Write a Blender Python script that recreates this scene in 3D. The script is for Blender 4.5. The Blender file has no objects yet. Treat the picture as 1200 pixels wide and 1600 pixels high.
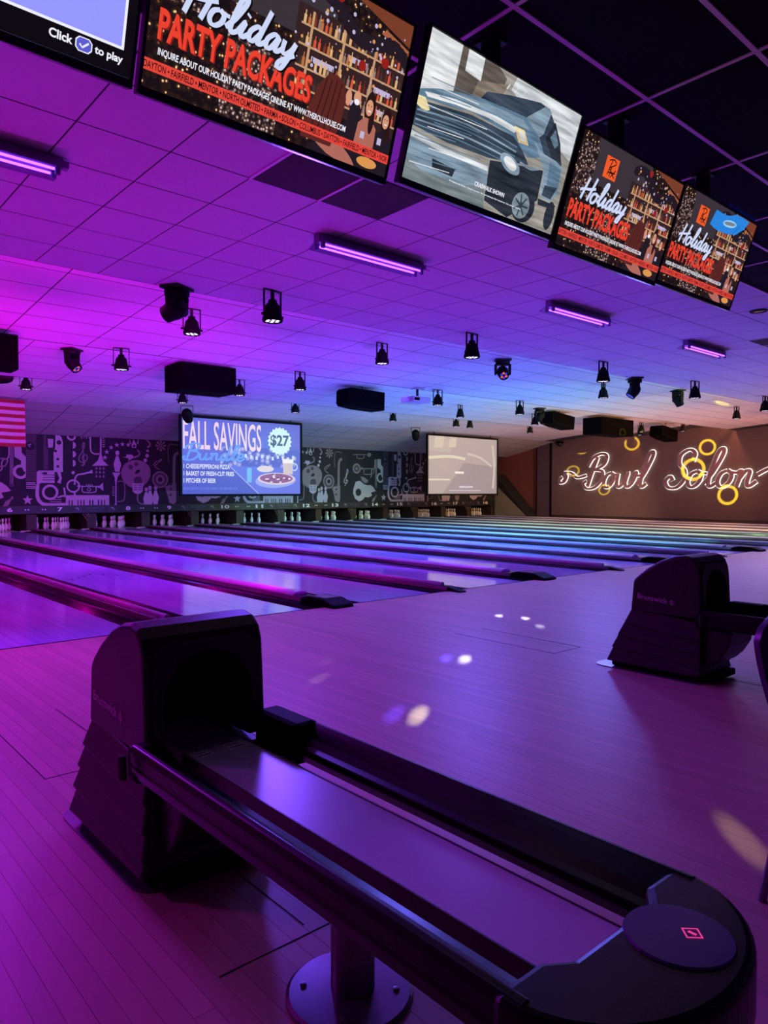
import bpy, bmesh, math, random
from mathutils import Vector, Matrix, Euler
random.seed(7)
SC = bpy.context.scene
COL = SC.collection
PI = math.pi

def lin(c):
    return tuple((v / 255 / 12.92) if v / 255 <= 0.04045 else ((v / 255 + 0.055) / 1.055) ** 2.4 for v in c)

# ------------------------------------------------------------------ camera, world, exposure
cam_data = bpy.data.cameras.new('camera')
cam_data.sensor_fit = 'VERTICAL'; cam_data.sensor_height = 24.0
cam_data.lens = 1129.72 / 1600 * 24.0
cam_data.clip_start = 0.02; cam_data.clip_end = 200
cam = bpy.data.objects.new('camera', cam_data); COL.objects.link(cam)
cam.location = (0, 0, 1.18)
cam.rotation_euler = (math.radians(90 - 1.632), math.radians(-0.02), -math.radians(41.208))
SC.camera = cam
world = bpy.data.worlds.new('world'); SC.world = world; world.use_nodes = True
world.node_tree.nodes['Background'].inputs[0].default_value = (0.010, 0.004, 0.02, 1)
world.node_tree.nodes['Background'].inputs[1].default_value = 1.0
SC.view_settings.view_transform = 'Standard'
SC.view_settings.look = 'None'
SC.view_settings.gamma = 1.0
SC.view_settings.use_curve_mapping = False
SC.view_settings.exposure = 0.0

def aim(o, target):
    d = Vector(target) - o.location
    o.rotation_euler = d.to_track_quat('-Z', 'Y').to_euler()

def spot(name, loc, target, color, energy, deg, blend=0.5, size=0.05, parent=None):
    l = bpy.data.lights.new(name, 'SPOT'); l.color = color; l.energy = energy
    l.spot_size = math.radians(deg); l.spot_blend = blend; l.shadow_soft_size = size
    o = bpy.data.objects.new(name, l); COL.objects.link(o); o.location = loc; aim(o, target)
    if parent is not None:
        o.parent = parent; o.matrix_parent_inverse = Matrix.Translation(parent.location).inverted()
    return o

def gobo(o, r0, r1):
    """give a spot lamp a ring-shaped gobo: light only between the slopes r0 and r1 off its axis"""
    l = o.data; l.use_nodes = True; nt = l.node_tree; N = nt.nodes.new; L = nt.links
    em = [n for n in nt.nodes if n.type == 'EMISSION'][0]
    tc = N('ShaderNodeTexCoord'); sp = N('ShaderNodeSeparateXYZ'); L.new(tc.outputs['Normal'], sp.inputs[0])
    def M(op, a, b=None):
        n = N('ShaderNodeMath'); n.operation = op
        for i, v in enumerate((a, b)):
            if v is None: continue
            if isinstance(v, (int, float)): n.inputs[i].default_value = v
            else: L.new(v, n.inputs[i])
        return n.outputs[0]
    x, y, z = sp.outputs
    r = M('DIVIDE', M('SQRT', M('ADD', M('MULTIPLY', x, x), M('MULTIPLY', y, y))), M('ABSOLUTE', z))
    m = M('MULTIPLY', M('GREATER_THAN', r, r0), M('LESS_THAN', r, r1))
    L.new(m, em.inputs['Strength'])
    return o

# hue of the coloured show lighting across the width of the hall (X in metres)
HUES = [(-4, (1.5, 0.0, 0.8)), (2.5, (1.5, 0.0, 1.15)), (4.8, (0.9, 0.0, 1.1)), (7.0, (0.40, 0.02, 1.0)), (9.5, (0.16, 0.08, 1.0)),
        (12.5, (0.08, 0.28, 1.0)), (15.0, (0.12, 0.58, 0.66)), (17.5, (0.38, 0.66, 0.26)), (20.0, (0.92, 0.50, 0.16)), (23.0, (1.0, 0.42, 0.16)), (28.5, (1.0, 0.34, 0.14))]
def hue(x):
    for (a, ca), (b, cb) in zip(HUES, HUES[1:]):
        if x <= b:
            t = max(0, (x - a) / (b - a)); return tuple(ca[i] + (cb[i] - ca[i]) * t for i in range(3))
    return HUES[-1][1]

# ------------------------------------------------------------------ materials
MATS = {}
def _new(name):
    m = bpy.data.materials.new(name); m.use_nodes = True
    nt = m.node_tree; return m, nt, nt.nodes['Principled BSDF'], nt.links
def mat(name, rgb, rough=0.5, metal=0.0, vary=0.12, scale=6.0, bump=0.0, bscale=200.0, spec=0.5, coat=0.0):
    """plain coloured surface with a little procedural tone variation"""
    if name in MATS: return MATS[name]
    m, nt, p, L = _new(name)
    c = lin(rgb)
    tc = nt.nodes.new('ShaderNodeTexCoord')
    n = nt.nodes.new('ShaderNodeTexNoise'); n.inputs['Scale'].default_value = scale; n.inputs['Detail'].default_value = 3
    L.new(tc.outputs['Object'], n.inputs['Vector'])
    mx = nt.nodes.new('ShaderNodeMix'); mx.data_type = 'RGBA'
    mx.inputs[6].default_value = (*[v * (1 - vary) for v in c], 1); mx.inputs[7].default_value = (*[min(1, v * (1 + vary)) for v in c], 1)
    L.new(n.outputs['Fac'], mx.inputs[0]); L.new(mx.outputs[2], p.inputs['Base Color'])
    p.inputs['Roughness'].default_value = rough; p.inputs['Metallic'].default_value = metal
    p.inputs['Specular IOR Level'].default_value = spec; p.inputs['Coat Weight'].default_value = coat
    if bump:
        b = nt.nodes.new('ShaderNodeBump'); b.inputs['Strength'].default_value = bump; b.inputs['Distance'].default_value = 0.01
        n2 = nt.nodes.new('ShaderNodeTexNoise'); n2.inputs['Scale'].default_value = bscale
        L.new(tc.outputs['Object'], n2.inputs['Vector']); L.new(n2.outputs['Fac'], b.inputs['Height']); L.new(b.outputs['Normal'], p.inputs['Normal'])
    MATS[name] = m; return m
def emit(name, rgb, strength=1.0, sample=False, linear=False):
    if name in MATS: return MATS[name]
    m, nt, p, L = _new(name)
    c = rgb if linear else lin(rgb)
    p.inputs['Base Color'].default_value = (0.02, 0.02, 0.02, 1); p.inputs['Roughness'].default_value = 0.35
    p.inputs['Emission Color'].default_value = (*c, 1); p.inputs['Emission Strength'].default_value = strength
    m.cycles.emission_sampling = 'AUTO' if sample else 'NONE'
    MATS[name] = m; return m

def board_mat(name, tones, rough, board=None, spec=0.5, coat=0.0, grain=0.25, bumpy=0.0):
    """maple boards: tone by board (object / island random, or stripes every `board` metres), grain along Y"""
    m, nt, p, L = _new(name); N = nt.nodes.new
    geo = N('ShaderNodeNewGeometry'); sep = N('ShaderNodeSeparateXYZ'); L.new(geo.outputs['Position'], sep.inputs[0])
    if board:
        d = N('ShaderNodeMath'); d.operation = 'DIVIDE'; d.inputs[1].default_value = board; L.new(sep.outputs['X'], d.inputs[0])
        fl = N('ShaderNodeMath'); fl.operation = 'FLOOR'; L.new(d.outputs[0], fl.inputs[0])
        y = N('ShaderNodeMath'); y.operation = 'MULTIPLY_ADD'; y.inputs[1].default_value = 0.37; L.new(fl.outputs[0], y.inputs[0]); L.new(sep.outputs['Y'], y.inputs[2])
        yd = N('ShaderNodeMath'); yd.operation = 'DIVIDE'; yd.inputs[1].default_value = 1.9; L.new(y.outputs[0], yd.inputs[0])
        yf = N('ShaderNodeMath'); yf.operation = 'FLOOR'; L.new(yd.outputs[0], yf.inputs[0])
        cb = N('ShaderNodeCombineXYZ'); L.new(fl.outputs[0], cb.inputs[0]); L.new(yf.outputs[0], cb.inputs[1])
        wn = N('ShaderNodeTexWhiteNoise'); L.new(cb.outputs[0], wn.inputs['Vector']); rnd = wn.outputs['Value']
    else:
        oi = N('ShaderNodeObjectInfo'); a = N('ShaderNodeMath'); a.operation = 'ADD'
        L.new(oi.outputs['Random'], a.inputs[0]); L.new(geo.outputs['Random Per Island'], a.inputs[1])
        f = N('ShaderNodeMath'); f.operation = 'FRACT'; L.new(a.outputs[0], f.inputs[0]); rnd = f.outputs[0]
    mp = N('ShaderNodeMapping'); mp.inputs['Scale'].default_value = (70, 2.2, 70); L.new(geo.outputs['Position'], mp.inputs[0])
    nz = N('ShaderNodeTexNoise'); nz.inputs['Scale'].default_value = 1.0; nz.inputs['Detail'].default_value = 4; L.new(mp.outputs[0], nz.inputs['Vector'])
    mixf = N('ShaderNodeMix'); mixf.data_type = 'FLOAT'; mixf.inputs[0].default_value = grain
    L.new(rnd, mixf.inputs[2]); L.new(nz.outputs['Fac'], mixf.inputs[3])
    cr = N('ShaderNodeValToRGB'); e = cr.color_ramp.elements
    e[0].color = (*lin(tones[0]), 1); e[1].color = (*lin(tones[-1]), 1)
    for i, t in enumerate(tones[1:-1]):
        q = e.new((i + 1) / (len(tones) - 1)); q.color = (*lin(t), 1)
    L.new(mixf.outputs[0], cr.inputs[0]); L.new(cr.outputs[0], p.inputs['Base Color'])
    p.inputs['Roughness'].default_value = rough; p.inputs['Specular IOR Level'].default_value = spec
    p.inputs['Coat Weight'].default_value = coat; p.inputs['Coat Roughness'].default_value = 0.06
    if bumpy:
        wv = N('ShaderNodeTexNoise'); wv.inputs['Scale'].default_value = 1.0; wv.inputs['Detail'].default_value = 2
        mp2 = N('ShaderNodeMapping'); mp2.inputs['Scale'].default_value = (14, 1.6, 1); L.new(geo.outputs['Position'], mp2.inputs[0]); L.new(mp2.outputs[0], wv.inputs['Vector'])
        b = N('ShaderNodeBump'); b.inputs['Strength'].default_value = bumpy; b.inputs['Distance'].default_value = 0.004
        L.new(wv.outputs['Fac'], b.inputs['Height']); L.new(b.outputs['Normal'], p.inputs['Normal'])
    MATS[name] = m; return m

def hue_strip_mat(name, strength):
    m, nt, p, L = _new(name); N = nt.nodes.new
    geo = N('ShaderNodeNewGeometry'); sep = N('ShaderNodeSeparateXYZ'); L.new(geo.outputs['Position'], sep.inputs[0])
    mr = N('ShaderNodeMapRange'); mr.inputs['From Min'].default_value = HUES[0][0]; mr.inputs['From Max'].default_value = HUES[-1][0]
    L.new(sep.outputs['X'], mr.inputs[0])
    cr = N('ShaderNodeValToRGB'); e = cr.color_ramp.elements
    a, b = HUES[0][0], HUES[-1][0]
    e[0].color = (*HUES[0][1], 1); e[1].color = (*HUES[-1][1], 1)
    for x, c in HUES[1:-1]:
        q = e.new((x - a) / (b - a)); q.color = (*c, 1)
    L.new(mr.outputs[0], cr.inputs[0]); L.new(cr.outputs[0], p.inputs['Emission Color'])
    p.inputs['Emission Strength'].default_value = strength; p.inputs['Base Color'].default_value = (0.1, 0.1, 0.1, 1)
    MATS[name] = m; return m

# ------------------------------------------------------------------ mesh helpers
class MB:
    """collects shapes; build() links them as ONE mesh object"""
    def __init__(s): s.v = []; s.f = []; s.mi = []; s.cur = 0
    def add(s, vs, fs, mi=None):
        b = len(s.v); s.v += [tuple(v) for v in vs]
        for f in fs: s.f.append(tuple(i + b for i in f)); s.mi.append(s.cur if mi is None else mi)
        return s
    def box(s, x0, y0, z0, x1, y1, z1):
        return s.add([(x0, y0, z0), (x1, y0, z0), (x1, y1, z0), (x0, y1, z0), (x0, y0, z1), (x1, y0, z1), (x1, y1, z1), (x0, y1, z1)],
                     [(0, 3, 2, 1), (4, 5, 6, 7), (0, 1, 5, 4), (1, 2, 6, 5), (2, 3, 7, 6), (3, 0, 4, 7)])
    def prism(s, pts, a, b, axis='x'):
        """closed polygon extruded from a to b; pts are (y,z) for x, (x,z) for y, (x,y) for z"""
        def P(p, t): return {'x': (t, p[0], p[1]), 'y': (p[0], t, p[1]), 'z': (p[0], p[1], t)}[axis]
        n = len(pts); vs = [P(p, a) for p in pts] + [P(p, b) for p in pts]
        fs = [tuple(range(n))[::-1], tuple(range(n, 2 * n))] + [(i, (i + 1) % n, n + (i + 1) % n, n + i) for i in range(n)]
        return s.add(vs, fs)
    def lathe(s, prof, c=(0, 0, 0), seg=16, axis='z', M=None):
        """profile of (r, h)"""
        vs = []; fs = []; n = len(prof)
        for k in range(seg):
            a = 2 * PI * k / seg
            for r, h in prof:
                p = {'z': (r * math.cos(a), r * math.sin(a), h), 'y': (r * math.cos(a), h, r * math.sin(a)), 'x': (h, r * math.cos(a), r * math.sin(a))}[axis]
                if M is not None: p = M @ Vector(p)
                vs.append((p[0] + c[0], p[1] + c[1], p[2] + c[2]))
        for k in range(seg):
            k2 = (k + 1) % seg
            for i in range(n - 1): fs.append((k * n + i, k2 * n + i, k2 * n + i + 1, k * n + i + 1))
        if prof[0][0] > 1e-6: fs.append(tuple(k * n for k in range(seg))[::-1])
        if prof[-1][0] > 1e-6: fs.append(tuple(k * n + n - 1 for k in range(seg)))
        return s.add(vs, fs)
    def tube(s, pts, r, seg=8, closed=False):
        pts = [Vector(p) for p in pts]; n = len(pts); vs = []; fs = []
        up0 = None
        for i, p in enumerate(pts):
            t = (pts[min(i + 1, n - 1)] - pts[max(i - 1, 0)]).normalized()
            ref = Vector((0, 0, 1)) if abs(t.z) < 0.9 else Vector((1, 0, 0))
            a = t.cross(ref).normalized(); b = t.cross(a)
            for k in range(seg):
                an = 2 * PI * k / seg; vs.append(p + a * (r * math.cos(an)) + b * (r * math.sin(an)))
        for i in range(n - 1):
            for k in range(seg):
                k2 = (k + 1) % seg; fs.append((i * seg + k, i * seg + k2, (i + 1) * seg + k2, (i + 1) * seg + k))
        fs.append(tuple(range(seg))[::-1]); fs.append(tuple(range((n - 1) * seg, n * seg)))
        return s.add(vs, fs)
    def sweep(s, sec, path):
        """section of (d, z) points swept along frames (origin x,y, outward dir x,y)"""
        m = len(sec); vs = []; fs = []
        for (ox, oy, dx, dy) in path:
            for d, z in sec: vs.append((ox + dx * d, oy + dy * d, z))
        for i in range(len(path) - 1):
            for k in range(m):
                k2 = (k + 1) % m; fs.append((i * m + k, (i + 1) * m + k, (i + 1) * m + k2, i * m + k2))
        fs.append(tuple(range(m))); fs.append(tuple(range((len(path) - 1) * m, len(path) * m))[::-1])
        return s.add(vs, fs)
    def mesh(s, name, mats, smooth=False):
        me = bpy.data.meshes.new(name); me.from_pydata(s.v, [], s.f)
        for m in (mats if isinstance(mats, (list, tuple)) else [mats]): me.materials.append(m)
        if any(s.mi): me.polygons.foreach_set('material_index', s.mi)
        bm = bmesh.new(); bm.from_mesh(me); bmesh.ops.recalc_face_normals(bm, faces=bm.faces); bm.to_mesh(me); bm.free()
        if smooth: me.polygons.foreach_set('use_smooth', [True] * len(me.polygons))
        me.update(); return me
    def build(s, name, mats, parent=None, loc=None, rot=None, smooth=False, bevel=0.0, bseg=2, flat=False):
        me = s.mesh(name, mats, smooth)
        return link(name, me, parent, loc, rot, bevel, bseg, smooth)

def link(name, me, parent=None, loc=None, rot=None, bevel=0.0, bseg=2, smooth=False):
    o = bpy.data.objects.new(name, me); COL.objects.link(o)
    if parent is not None: o.parent = parent
    if loc is not None: o.location = loc
    if rot is not None: o.rotation_euler = rot
    if bevel:
        b = o.modifiers.new('bevel', 'BEVEL'); b.width = bevel; b.segments = bseg; b.limit_method = 'ANGLE'; b.angle_limit = math.radians(35)
    if smooth:
        e = o.modifiers.new('split', 'EDGE_SPLIT'); e.split_angle = math.radians(38)
    return o
def tag(o, label, cat, group=None):
    o['label'] = label; o['category'] = cat
    if group: o['group'] = group
    return o
def empty(name, loc=(0, 0, 0), rot=(0, 0, 0)):
    o = bpy.data.objects.new(name, None); COL.objects.link(o); o.location = loc; o.rotation_euler = rot; o.empty_display_size = 0.1
    return o
def struct(o): o['kind'] = 'structure'; return o
def copy_tree(o, parent=None):
    c = o.copy(); COL.objects.link(c); c.parent = parent
    for ch in o.children:
        if ch.type != 'LIGHT': copy_tree(ch, c)
    return c

def smoothline(pts, k=5):
    """Catmull-Rom through the points"""
    out = []; n = len(pts)
    for i in range(n - 1):
        p0, p1, p2, p3 = pts[max(i - 1, 0)], pts[i], pts[i + 1], pts[min(i + 2, n - 1)]
        for j in range(k):
            t = j / k
            out.append(tuple(0.5 * (2 * p1[a] + (p2[a] - p0[a]) * t + (2 * p0[a] - 5 * p1[a] + 4 * p2[a] - p3[a]) * t * t + (3 * p1[a] - p0[a] - 3 * p2[a] + p3[a]) * t ** 3) for a in range(2)))
    out.append(tuple(pts[-1])); return out
def ribbon(pts, w, smooth=True, pen=0.0):
    """flat ribbon outline: list of (left, right) points; pen thins horizontal strokes"""
    if smooth and len(pts) > 2: pts = smoothline(pts)
    L, R = [], []; n = len(pts)
    for i, p in enumerate(pts):
        a, b = pts[max(i - 1, 0)], pts[min(i + 1, n - 1)]
        tx, ty = b[0] - a[0], b[1] - a[1]; l = math.hypot(tx, ty) or 1; tx /= l; ty /= l
        ww = w * (1 - pen * (1 - abs(ty))) / 2
        L.append((p[0] - ty * ww, p[1] + tx * ww)); R.append((p[0] + ty * ww, p[1] - tx * ww))
    return L, R

# --- flat print: shapes on a plane (u to the right, v up) placed by a function uv -> 3D, stacked in thin layers
class Print:
    def __init__(s, place): s.mb = MB(); s.place = place; s.mats = []
    def mi(s, m):
        if m not in s.mats: s.mats.append(m)
        return s.mats.index(m)
    def poly(s, m, pts, layer=1):
        vs = [s.place(u, v, layer) for u, v in pts]
        tris = None
        if len(pts) > 4:
            from mathutils.geometry import tessellate_polygon
            tris = tessellate_polygon([[Vector((u, v, 0)) for u, v in pts]])
        s.mb.add(vs, tris if tris else [tuple(range(len(pts)))], s.mi(m))
    def rect(s, m, u0, v0, u1, v1, layer=1): s.poly(m, [(u0, v0), (u1, v0), (u1, v1), (u0, v1)], layer)
    def ell(s, m, u, v, a, b=None, layer=1, seg=20, rot=0.0):
        b = a if b is None else b
        P = []
        for k in range(seg):
            t = 2 * PI * k / seg; x, y = a * math.cos(t), b * math.sin(t)
            P.append((u + x * math.cos(rot) - y * math.sin(rot), v + x * math.sin(rot) + y * math.cos(rot)))
        vs = [s.place(u_, v_, layer) for u_, v_ in P]; s.mb.add(vs, [tuple(range(seg))], s.mi(m))
    def ring(s, m, u, v, r, w, layer=1, seg=24):
        vs = []; fs = []
        for k in range(seg):
            t = 2 * PI * k / seg
            for rr in (r - w / 2, r + w / 2): vs.append(s.place(u + rr * math.cos(t), v + rr * math.sin(t), layer))
        for k in range(seg):
            q = (k + 1) % seg; fs.append((2 * k, 2 * k + 1, 2 * q + 1, 2 * q))
        s.mb.add(vs, fs, s.mi(m))
    def star(s, m, u, v, r, layer=1, n=5, inner=0.42, rot=PI / 2):
        P = []
        for k in range(2 * n):
            rr = r if k % 2 == 0 else r * inner; t = rot + PI * k / n; P.append((u + rr * math.cos(t), v + rr * math.sin(t)))
        vs = [s.place(u, v, layer)] + [s.place(a, b, layer) for a, b in P]
        s.mb.add(vs, [(0, 1 + k, 1 + (k + 1) % (2 * n)) for k in range(2 * n)], s.mi(m))
    def rib(s, m, pts, w, layer=1, smooth=True, pen=0.0):
        L, R = ribbon(pts, w, smooth, pen); n = len(L)
        vs = [s.place(u, v, layer) for u, v in L + R]
        s.mb.add(vs, [(i, i + 1, n + i + 1, n + i) for i in range(n - 1)], s.mi(m))
    def text(s, m, string, u0, v0, u1, v1, layer=2, bold=0.0, slant=0.0, dv=0.0):
        """text stretched into the box u0..u1, v0..v1; dv lets the baseline climb"""
        vs, fs = text_geo(string, bold)
        h = v1 - v0; P = []
        for x, y in vs:
            u = u0 + (u1 - u0) * x; P.append(s.place(u + slant * h * y, v0 + h * y + dv * x, layer))
        s.mb.add(P, fs, s.mi(m))
    def script(s, m, word, u0, v0, size, w, layer=2, xs=1.0, slant=0.28, dv=0.0, pen=0.35):
        x = 0
        for st, adv in script_strokes(word):
            for pts in st:
                q = [(u0 + ((x + a) * xs + slant * b) * size, v0 + b * size + dv * (x + a)) for a, b in pts]
                s.rib(m, q, w, layer, True, pen)
            x += adv
    def build(s, name, parent): return s.mb.build(name, s.mats, parent) if False else _print_obj(s, name, parent)
def _print_obj(s, name, parent):
    me = bpy.data.meshes.new(name); me.from_pydata(s.mb.v, [], s.mb.f)
    for m in s.mats: me.materials.append(m)
    me.polygons.foreach_set('material_index', s.mb.mi); me.update()
    return link(name, me, parent)

_TG = {}
def text_geo(string, bold=0.0):
    key = (string, bold)
    if key in _TG: return _TG[key]
    cu = bpy.data.curves.new('t', 'FONT'); cu.body = string; cu.offset = bold; cu.resolution_u = 3
    ob = bpy.data.objects.new('t', cu); COL.objects.link(ob)
    dg = bpy.context.evaluated_depsgraph_get(); me = ob.evaluated_get(dg).to_mesh()
    vs = [tuple(v.co[:2]) for v in me.vertices]; fs = [tuple(p.vertices) for p in me.polygons]
    ob.evaluated_get(dg).to_mesh_clear(); bpy.data.objects.remove(ob); bpy.data.curves.remove(cu)
    x0, x1 = min(v[0] for v in vs), max(v[0] for v in vs)
    y0 = min(v[1] for v in vs); y1 = max(v[1] for v in vs)
    vs = [((x - x0) / (x1 - x0), (y - y0) / (y1 - y0)) for x, y in vs]
    _TG[key] = (vs, fs); return _TG[key]
GLYPH = {
 'o': ([[(.22, .44), (.07, .36), (.03, .16), (.12, .01), (.26, .0), (.38, .14), (.38, .33), (.24, .44), (.36, .39), (.54, .37)]], .52),
 'w': ([[(0, .42), (.05, .1), (.17, .0), (.33, .16), (.39, .44), (.38, .14), (.50, .0), (.66, .14), (.72, .44), (.66, .40), (.80, .34), (.92, .36)]], .84),
 'l': ([[(0, .08), (.18, .4), (.32, .9), (.26, 1.06), (.15, .9), (.12, .25), (.2, .0), (.36, .1)]], .36),
 'n': ([[(0, .34), (.08, .43), (.12, .36), (.1, 0)], [(.1, .18), (.22, .41), (.34, .4), (.35, .12), (.43, 0), (.6, .14)]], .56),
 'i': ([[(0, .1), (.12, .43), (.09, .1), (.18, 0), (.32, .14)], [(.13, .6), (.15, .66)]], .30),
 'd': ([[(.34, .36), (.2, .45), (.04, .25), (.08, .02), (.22, .04), (.36, .36)], [(.40, 1.0), (.34, .1), (.42, 0), (.56, .14)]], .54),
 'a': ([[(.34, .36), (.2, .45), (.04, .25), (.08, .02), (.22, .04), (.36, .42), (.34, .1), (.42, 0), (.56, .14)]], .54),
 'y': ([[(0, .42), (.04, .12), (.16, .04), (.3, .2), (.36, .44)], [(.36, .44), (.3, -.05), (.2, -.4), (.06, -.36), (.12, -.18), (.45, .1)]], .5),
 'u': ([[(0, .42), (.04, .1), (.14, .0), (.28, .12), (.32, .42), (.32, .1), (.4, 0), (.54, .14)]], .52),
 'e': ([[(.02, .16), (.28, .26), (.26, .43), (.12, .43), (.03, .2), (.1, .0), (.24, .0), (.42, .16)]], .40),
 'H': ([[(.12, 1.0), (.08, .5), (.05, .0)], [(.62, 1.08), (.56, .5), (.5, .0)], [(-.2, .36), (.05, .46), (.35, .5), (.78, .62)]], .68),
 'B': ([[(.2, .95), (.14, .5), (.1, .02)], [(-.12, .66), (.0, .92), (.3, 1.05), (.56, .98), (.55, .72), (.22, .54)], [(.22, .54), (.54, .5), (.62, .26), (.42, .0), (.1, -.05), (-.12, .1), (.0, .2)]], .70),
 'S': ([[(.62, .72), (.62, .95), (.42, 1.06), (.2, .92), (.24, .66), (.46, .46), (.52, .2), (.36, -.02), (.1, -.02), (-.05, .16), (.06, .3), (.18, .18)]], .62),
 ' ': ([], .5)}
def script_strokes(word): return [GLYPH[c] for c in word]

# ------------------------------------------------------------------ layout (metres; X across the lanes, Y towards the pins)
PAIR = 3.49; LW = 1.05; YF = 5.92; YE = 24.0; YM = 22.9; XR = 28.0; ZC = 3.45
def lane_left(k): return (1.38 + (k - 4) / 2 * PAIR) if k % 2 == 0 else (3.08 + (k - 5) / 2 * PAIR)
LANES = range(3, 19)
WORDS = {1: 'one', 2: 'two', 3: 'three', 4: 'four', 5: 'five', 6: 'six', 7: 'seven', 8: 'eight', 9: 'nine', 10: 'ten', 11: 'eleven', 12: 'twelve', 13: 'thirteen', 14: 'fourteen', 15: 'fifteen', 16: 'sixteen', 17: 'seventeen', 18: 'eighteen'}
TEETH = [(7.70, 3.80, 11.85, 3.48), (11.85, 3.80, 15.87, 3.48), (15.87, 3.80, 19.93, 3.47)]
def ceil_z(y):
    if y <= 7.70: return ZC
    for y0, z0, y1, z1 in TEETH:
        if y0 < y <= y1: return z0 + (z1 - z0) * (y - y0) / (y1 - y0)
    return 3.47 - 0.26 * (y - 19.93)

M_TILE = mat('acoustic_tile', (212, 206, 214), 0.9, vary=0.06, scale=3, bump=0.25, bscale=90, spec=0.2)
M_TILE_DARK = mat('dark_brown_tile', (62, 44, 44), 0.9, vary=0.1)
M_TILE_BLACK = mat('black_tile', (26, 22, 30), 0.95, vary=0.15, spec=0.1)
M_TBAR = mat('white_tee_bar', (226, 196, 214), 0.6, vary=0.05)
M_GAP = mat('grid_shadow_gap', (56, 50, 60), 0.8)
M_BLACK = mat('black_plastic', (7, 6, 8), 0.6, vary=0.2, spec=0.12)
M_BLACKMETAL = mat('black_metal', (11, 10, 12), 0.5, 0.0, vary=0.2, spec=0.3)
M_DARK = mat('dark_laminate', (30, 22, 26), 0.35, vary=0.2)
M_WALL = mat('warm_wall_paint', (112, 90, 88), 0.85, vary=0.05, scale=1.2)
M_WALLRED = mat('dark_red_wall_paint', (128, 70, 62), 0.85, vary=0.05)
M_CURT = mat('black_pit_curtain', (16, 14, 16), 0.95)
M_BASE = mat('subfloor', (110, 80, 78), 0.9)
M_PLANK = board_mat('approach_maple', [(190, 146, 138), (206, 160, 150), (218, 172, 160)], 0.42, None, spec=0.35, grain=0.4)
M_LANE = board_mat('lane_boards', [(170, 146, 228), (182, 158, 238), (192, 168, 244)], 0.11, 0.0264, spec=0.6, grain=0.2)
M_DECK = mat('white_pin_deck', (226, 220, 206), 0.35, vary=0.05)
M_GUT = mat('black_gutter', (26, 18, 30), 0.22, vary=0.15)
M_CAP = mat('maroon_capping', (70, 42, 60), 0.24, vary=0.1, coat=0.3)

# ------------------------------------------------------------------ floor: maple approach boards
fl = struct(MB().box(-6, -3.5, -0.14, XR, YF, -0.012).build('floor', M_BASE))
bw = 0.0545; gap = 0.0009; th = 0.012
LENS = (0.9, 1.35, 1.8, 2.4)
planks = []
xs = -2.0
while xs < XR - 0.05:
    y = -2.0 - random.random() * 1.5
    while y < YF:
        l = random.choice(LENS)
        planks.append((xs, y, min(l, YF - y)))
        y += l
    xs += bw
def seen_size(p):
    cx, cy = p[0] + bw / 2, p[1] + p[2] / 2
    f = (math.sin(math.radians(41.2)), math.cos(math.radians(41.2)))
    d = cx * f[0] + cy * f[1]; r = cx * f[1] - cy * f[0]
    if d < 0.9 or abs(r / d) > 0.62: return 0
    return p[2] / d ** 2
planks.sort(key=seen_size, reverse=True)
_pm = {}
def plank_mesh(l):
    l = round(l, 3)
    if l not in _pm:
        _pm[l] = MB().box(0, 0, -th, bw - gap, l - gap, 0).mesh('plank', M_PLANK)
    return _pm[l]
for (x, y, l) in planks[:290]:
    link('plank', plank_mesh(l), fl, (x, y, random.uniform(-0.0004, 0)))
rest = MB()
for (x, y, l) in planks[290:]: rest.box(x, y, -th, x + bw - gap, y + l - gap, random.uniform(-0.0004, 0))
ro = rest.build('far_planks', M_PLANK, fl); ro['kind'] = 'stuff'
# lane bed under the lanes
struct(MB().box(-6, YF, -0.30, XR, 24.6, -0.15).build('floor', M_BASE))
M_WALK = mat('side_walk_floor', (60, 44, 50), 0.6)
struct(MB().box(26.98, YF, -0.15, XR, 22.2, 0.0).build('floor', M_WALK))
# dark foul line strip
struct(MB().box(0.0, YF - 0.012, -0.004, 27.0, YF + 0.012, 0.0015).build('trim_1', M_BLACK))

# ------------------------------------------------------------------ ceiling
ce = MB().box(-6, 3.40, ZC, XR, 7.70, ZC + 0.05)
ce.prism([(7.66, ZC), (7.70, ZC), (7.70, 3.80), (7.66, 3.80)], -6, XR, 'x')
ceiling = struct(ce.build('ceiling', M_GAP))
T = 0.61; g = 0.012
tile_me = MB().box(0, 0, -0.0025, T - g, T - g, 0.004).mesh('ceiling_tile', M_TILE)
tile_dk = MB().box(0, 0, 0.0, T - 0.03, T - 0.03, 0.004).mesh('ceiling_tile', M_TILE_DARK)
bar_me = MB().box(0, 0, -0.008, 0.024, T, 0.0).mesh('tee_bar', M_TBAR)
rest = MB(); n = 0
DARK = {(2.77, 4.01), (3.38, 4.01), (11.31, 4.01), (11.92, 4.01)}
for i in range(-7, 41):
    for j in range(7):
        x = 0.33 + i * T; y = 3.41 + j * T * 1.0035
        dark = any(abs(x - a) < 0.1 and abs(y - b) < 0.1 for a, b in DARK)
        if dark:
            link('ceiling_tile', tile_dk, ceiling, (x + 0.012, y + 0.012, ZC - 0.003))
            link('tee_bar', bar_me, ceiling, (x - 0.02, y, ZC - 0.001))
        elif n < 290 and x > -1.5 and x < 24.5:
            link('ceiling_tile', tile_me, ceiling, (x, y, ZC)); n += 1
        else: rest.box(x, y, ZC - 0.0025, x + T - g, y + T - g, ZC + 0.004)
o = rest.build('far_ceiling_tiles', M_TILE, ceiling); o['kind'] = 'stuff'
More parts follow.
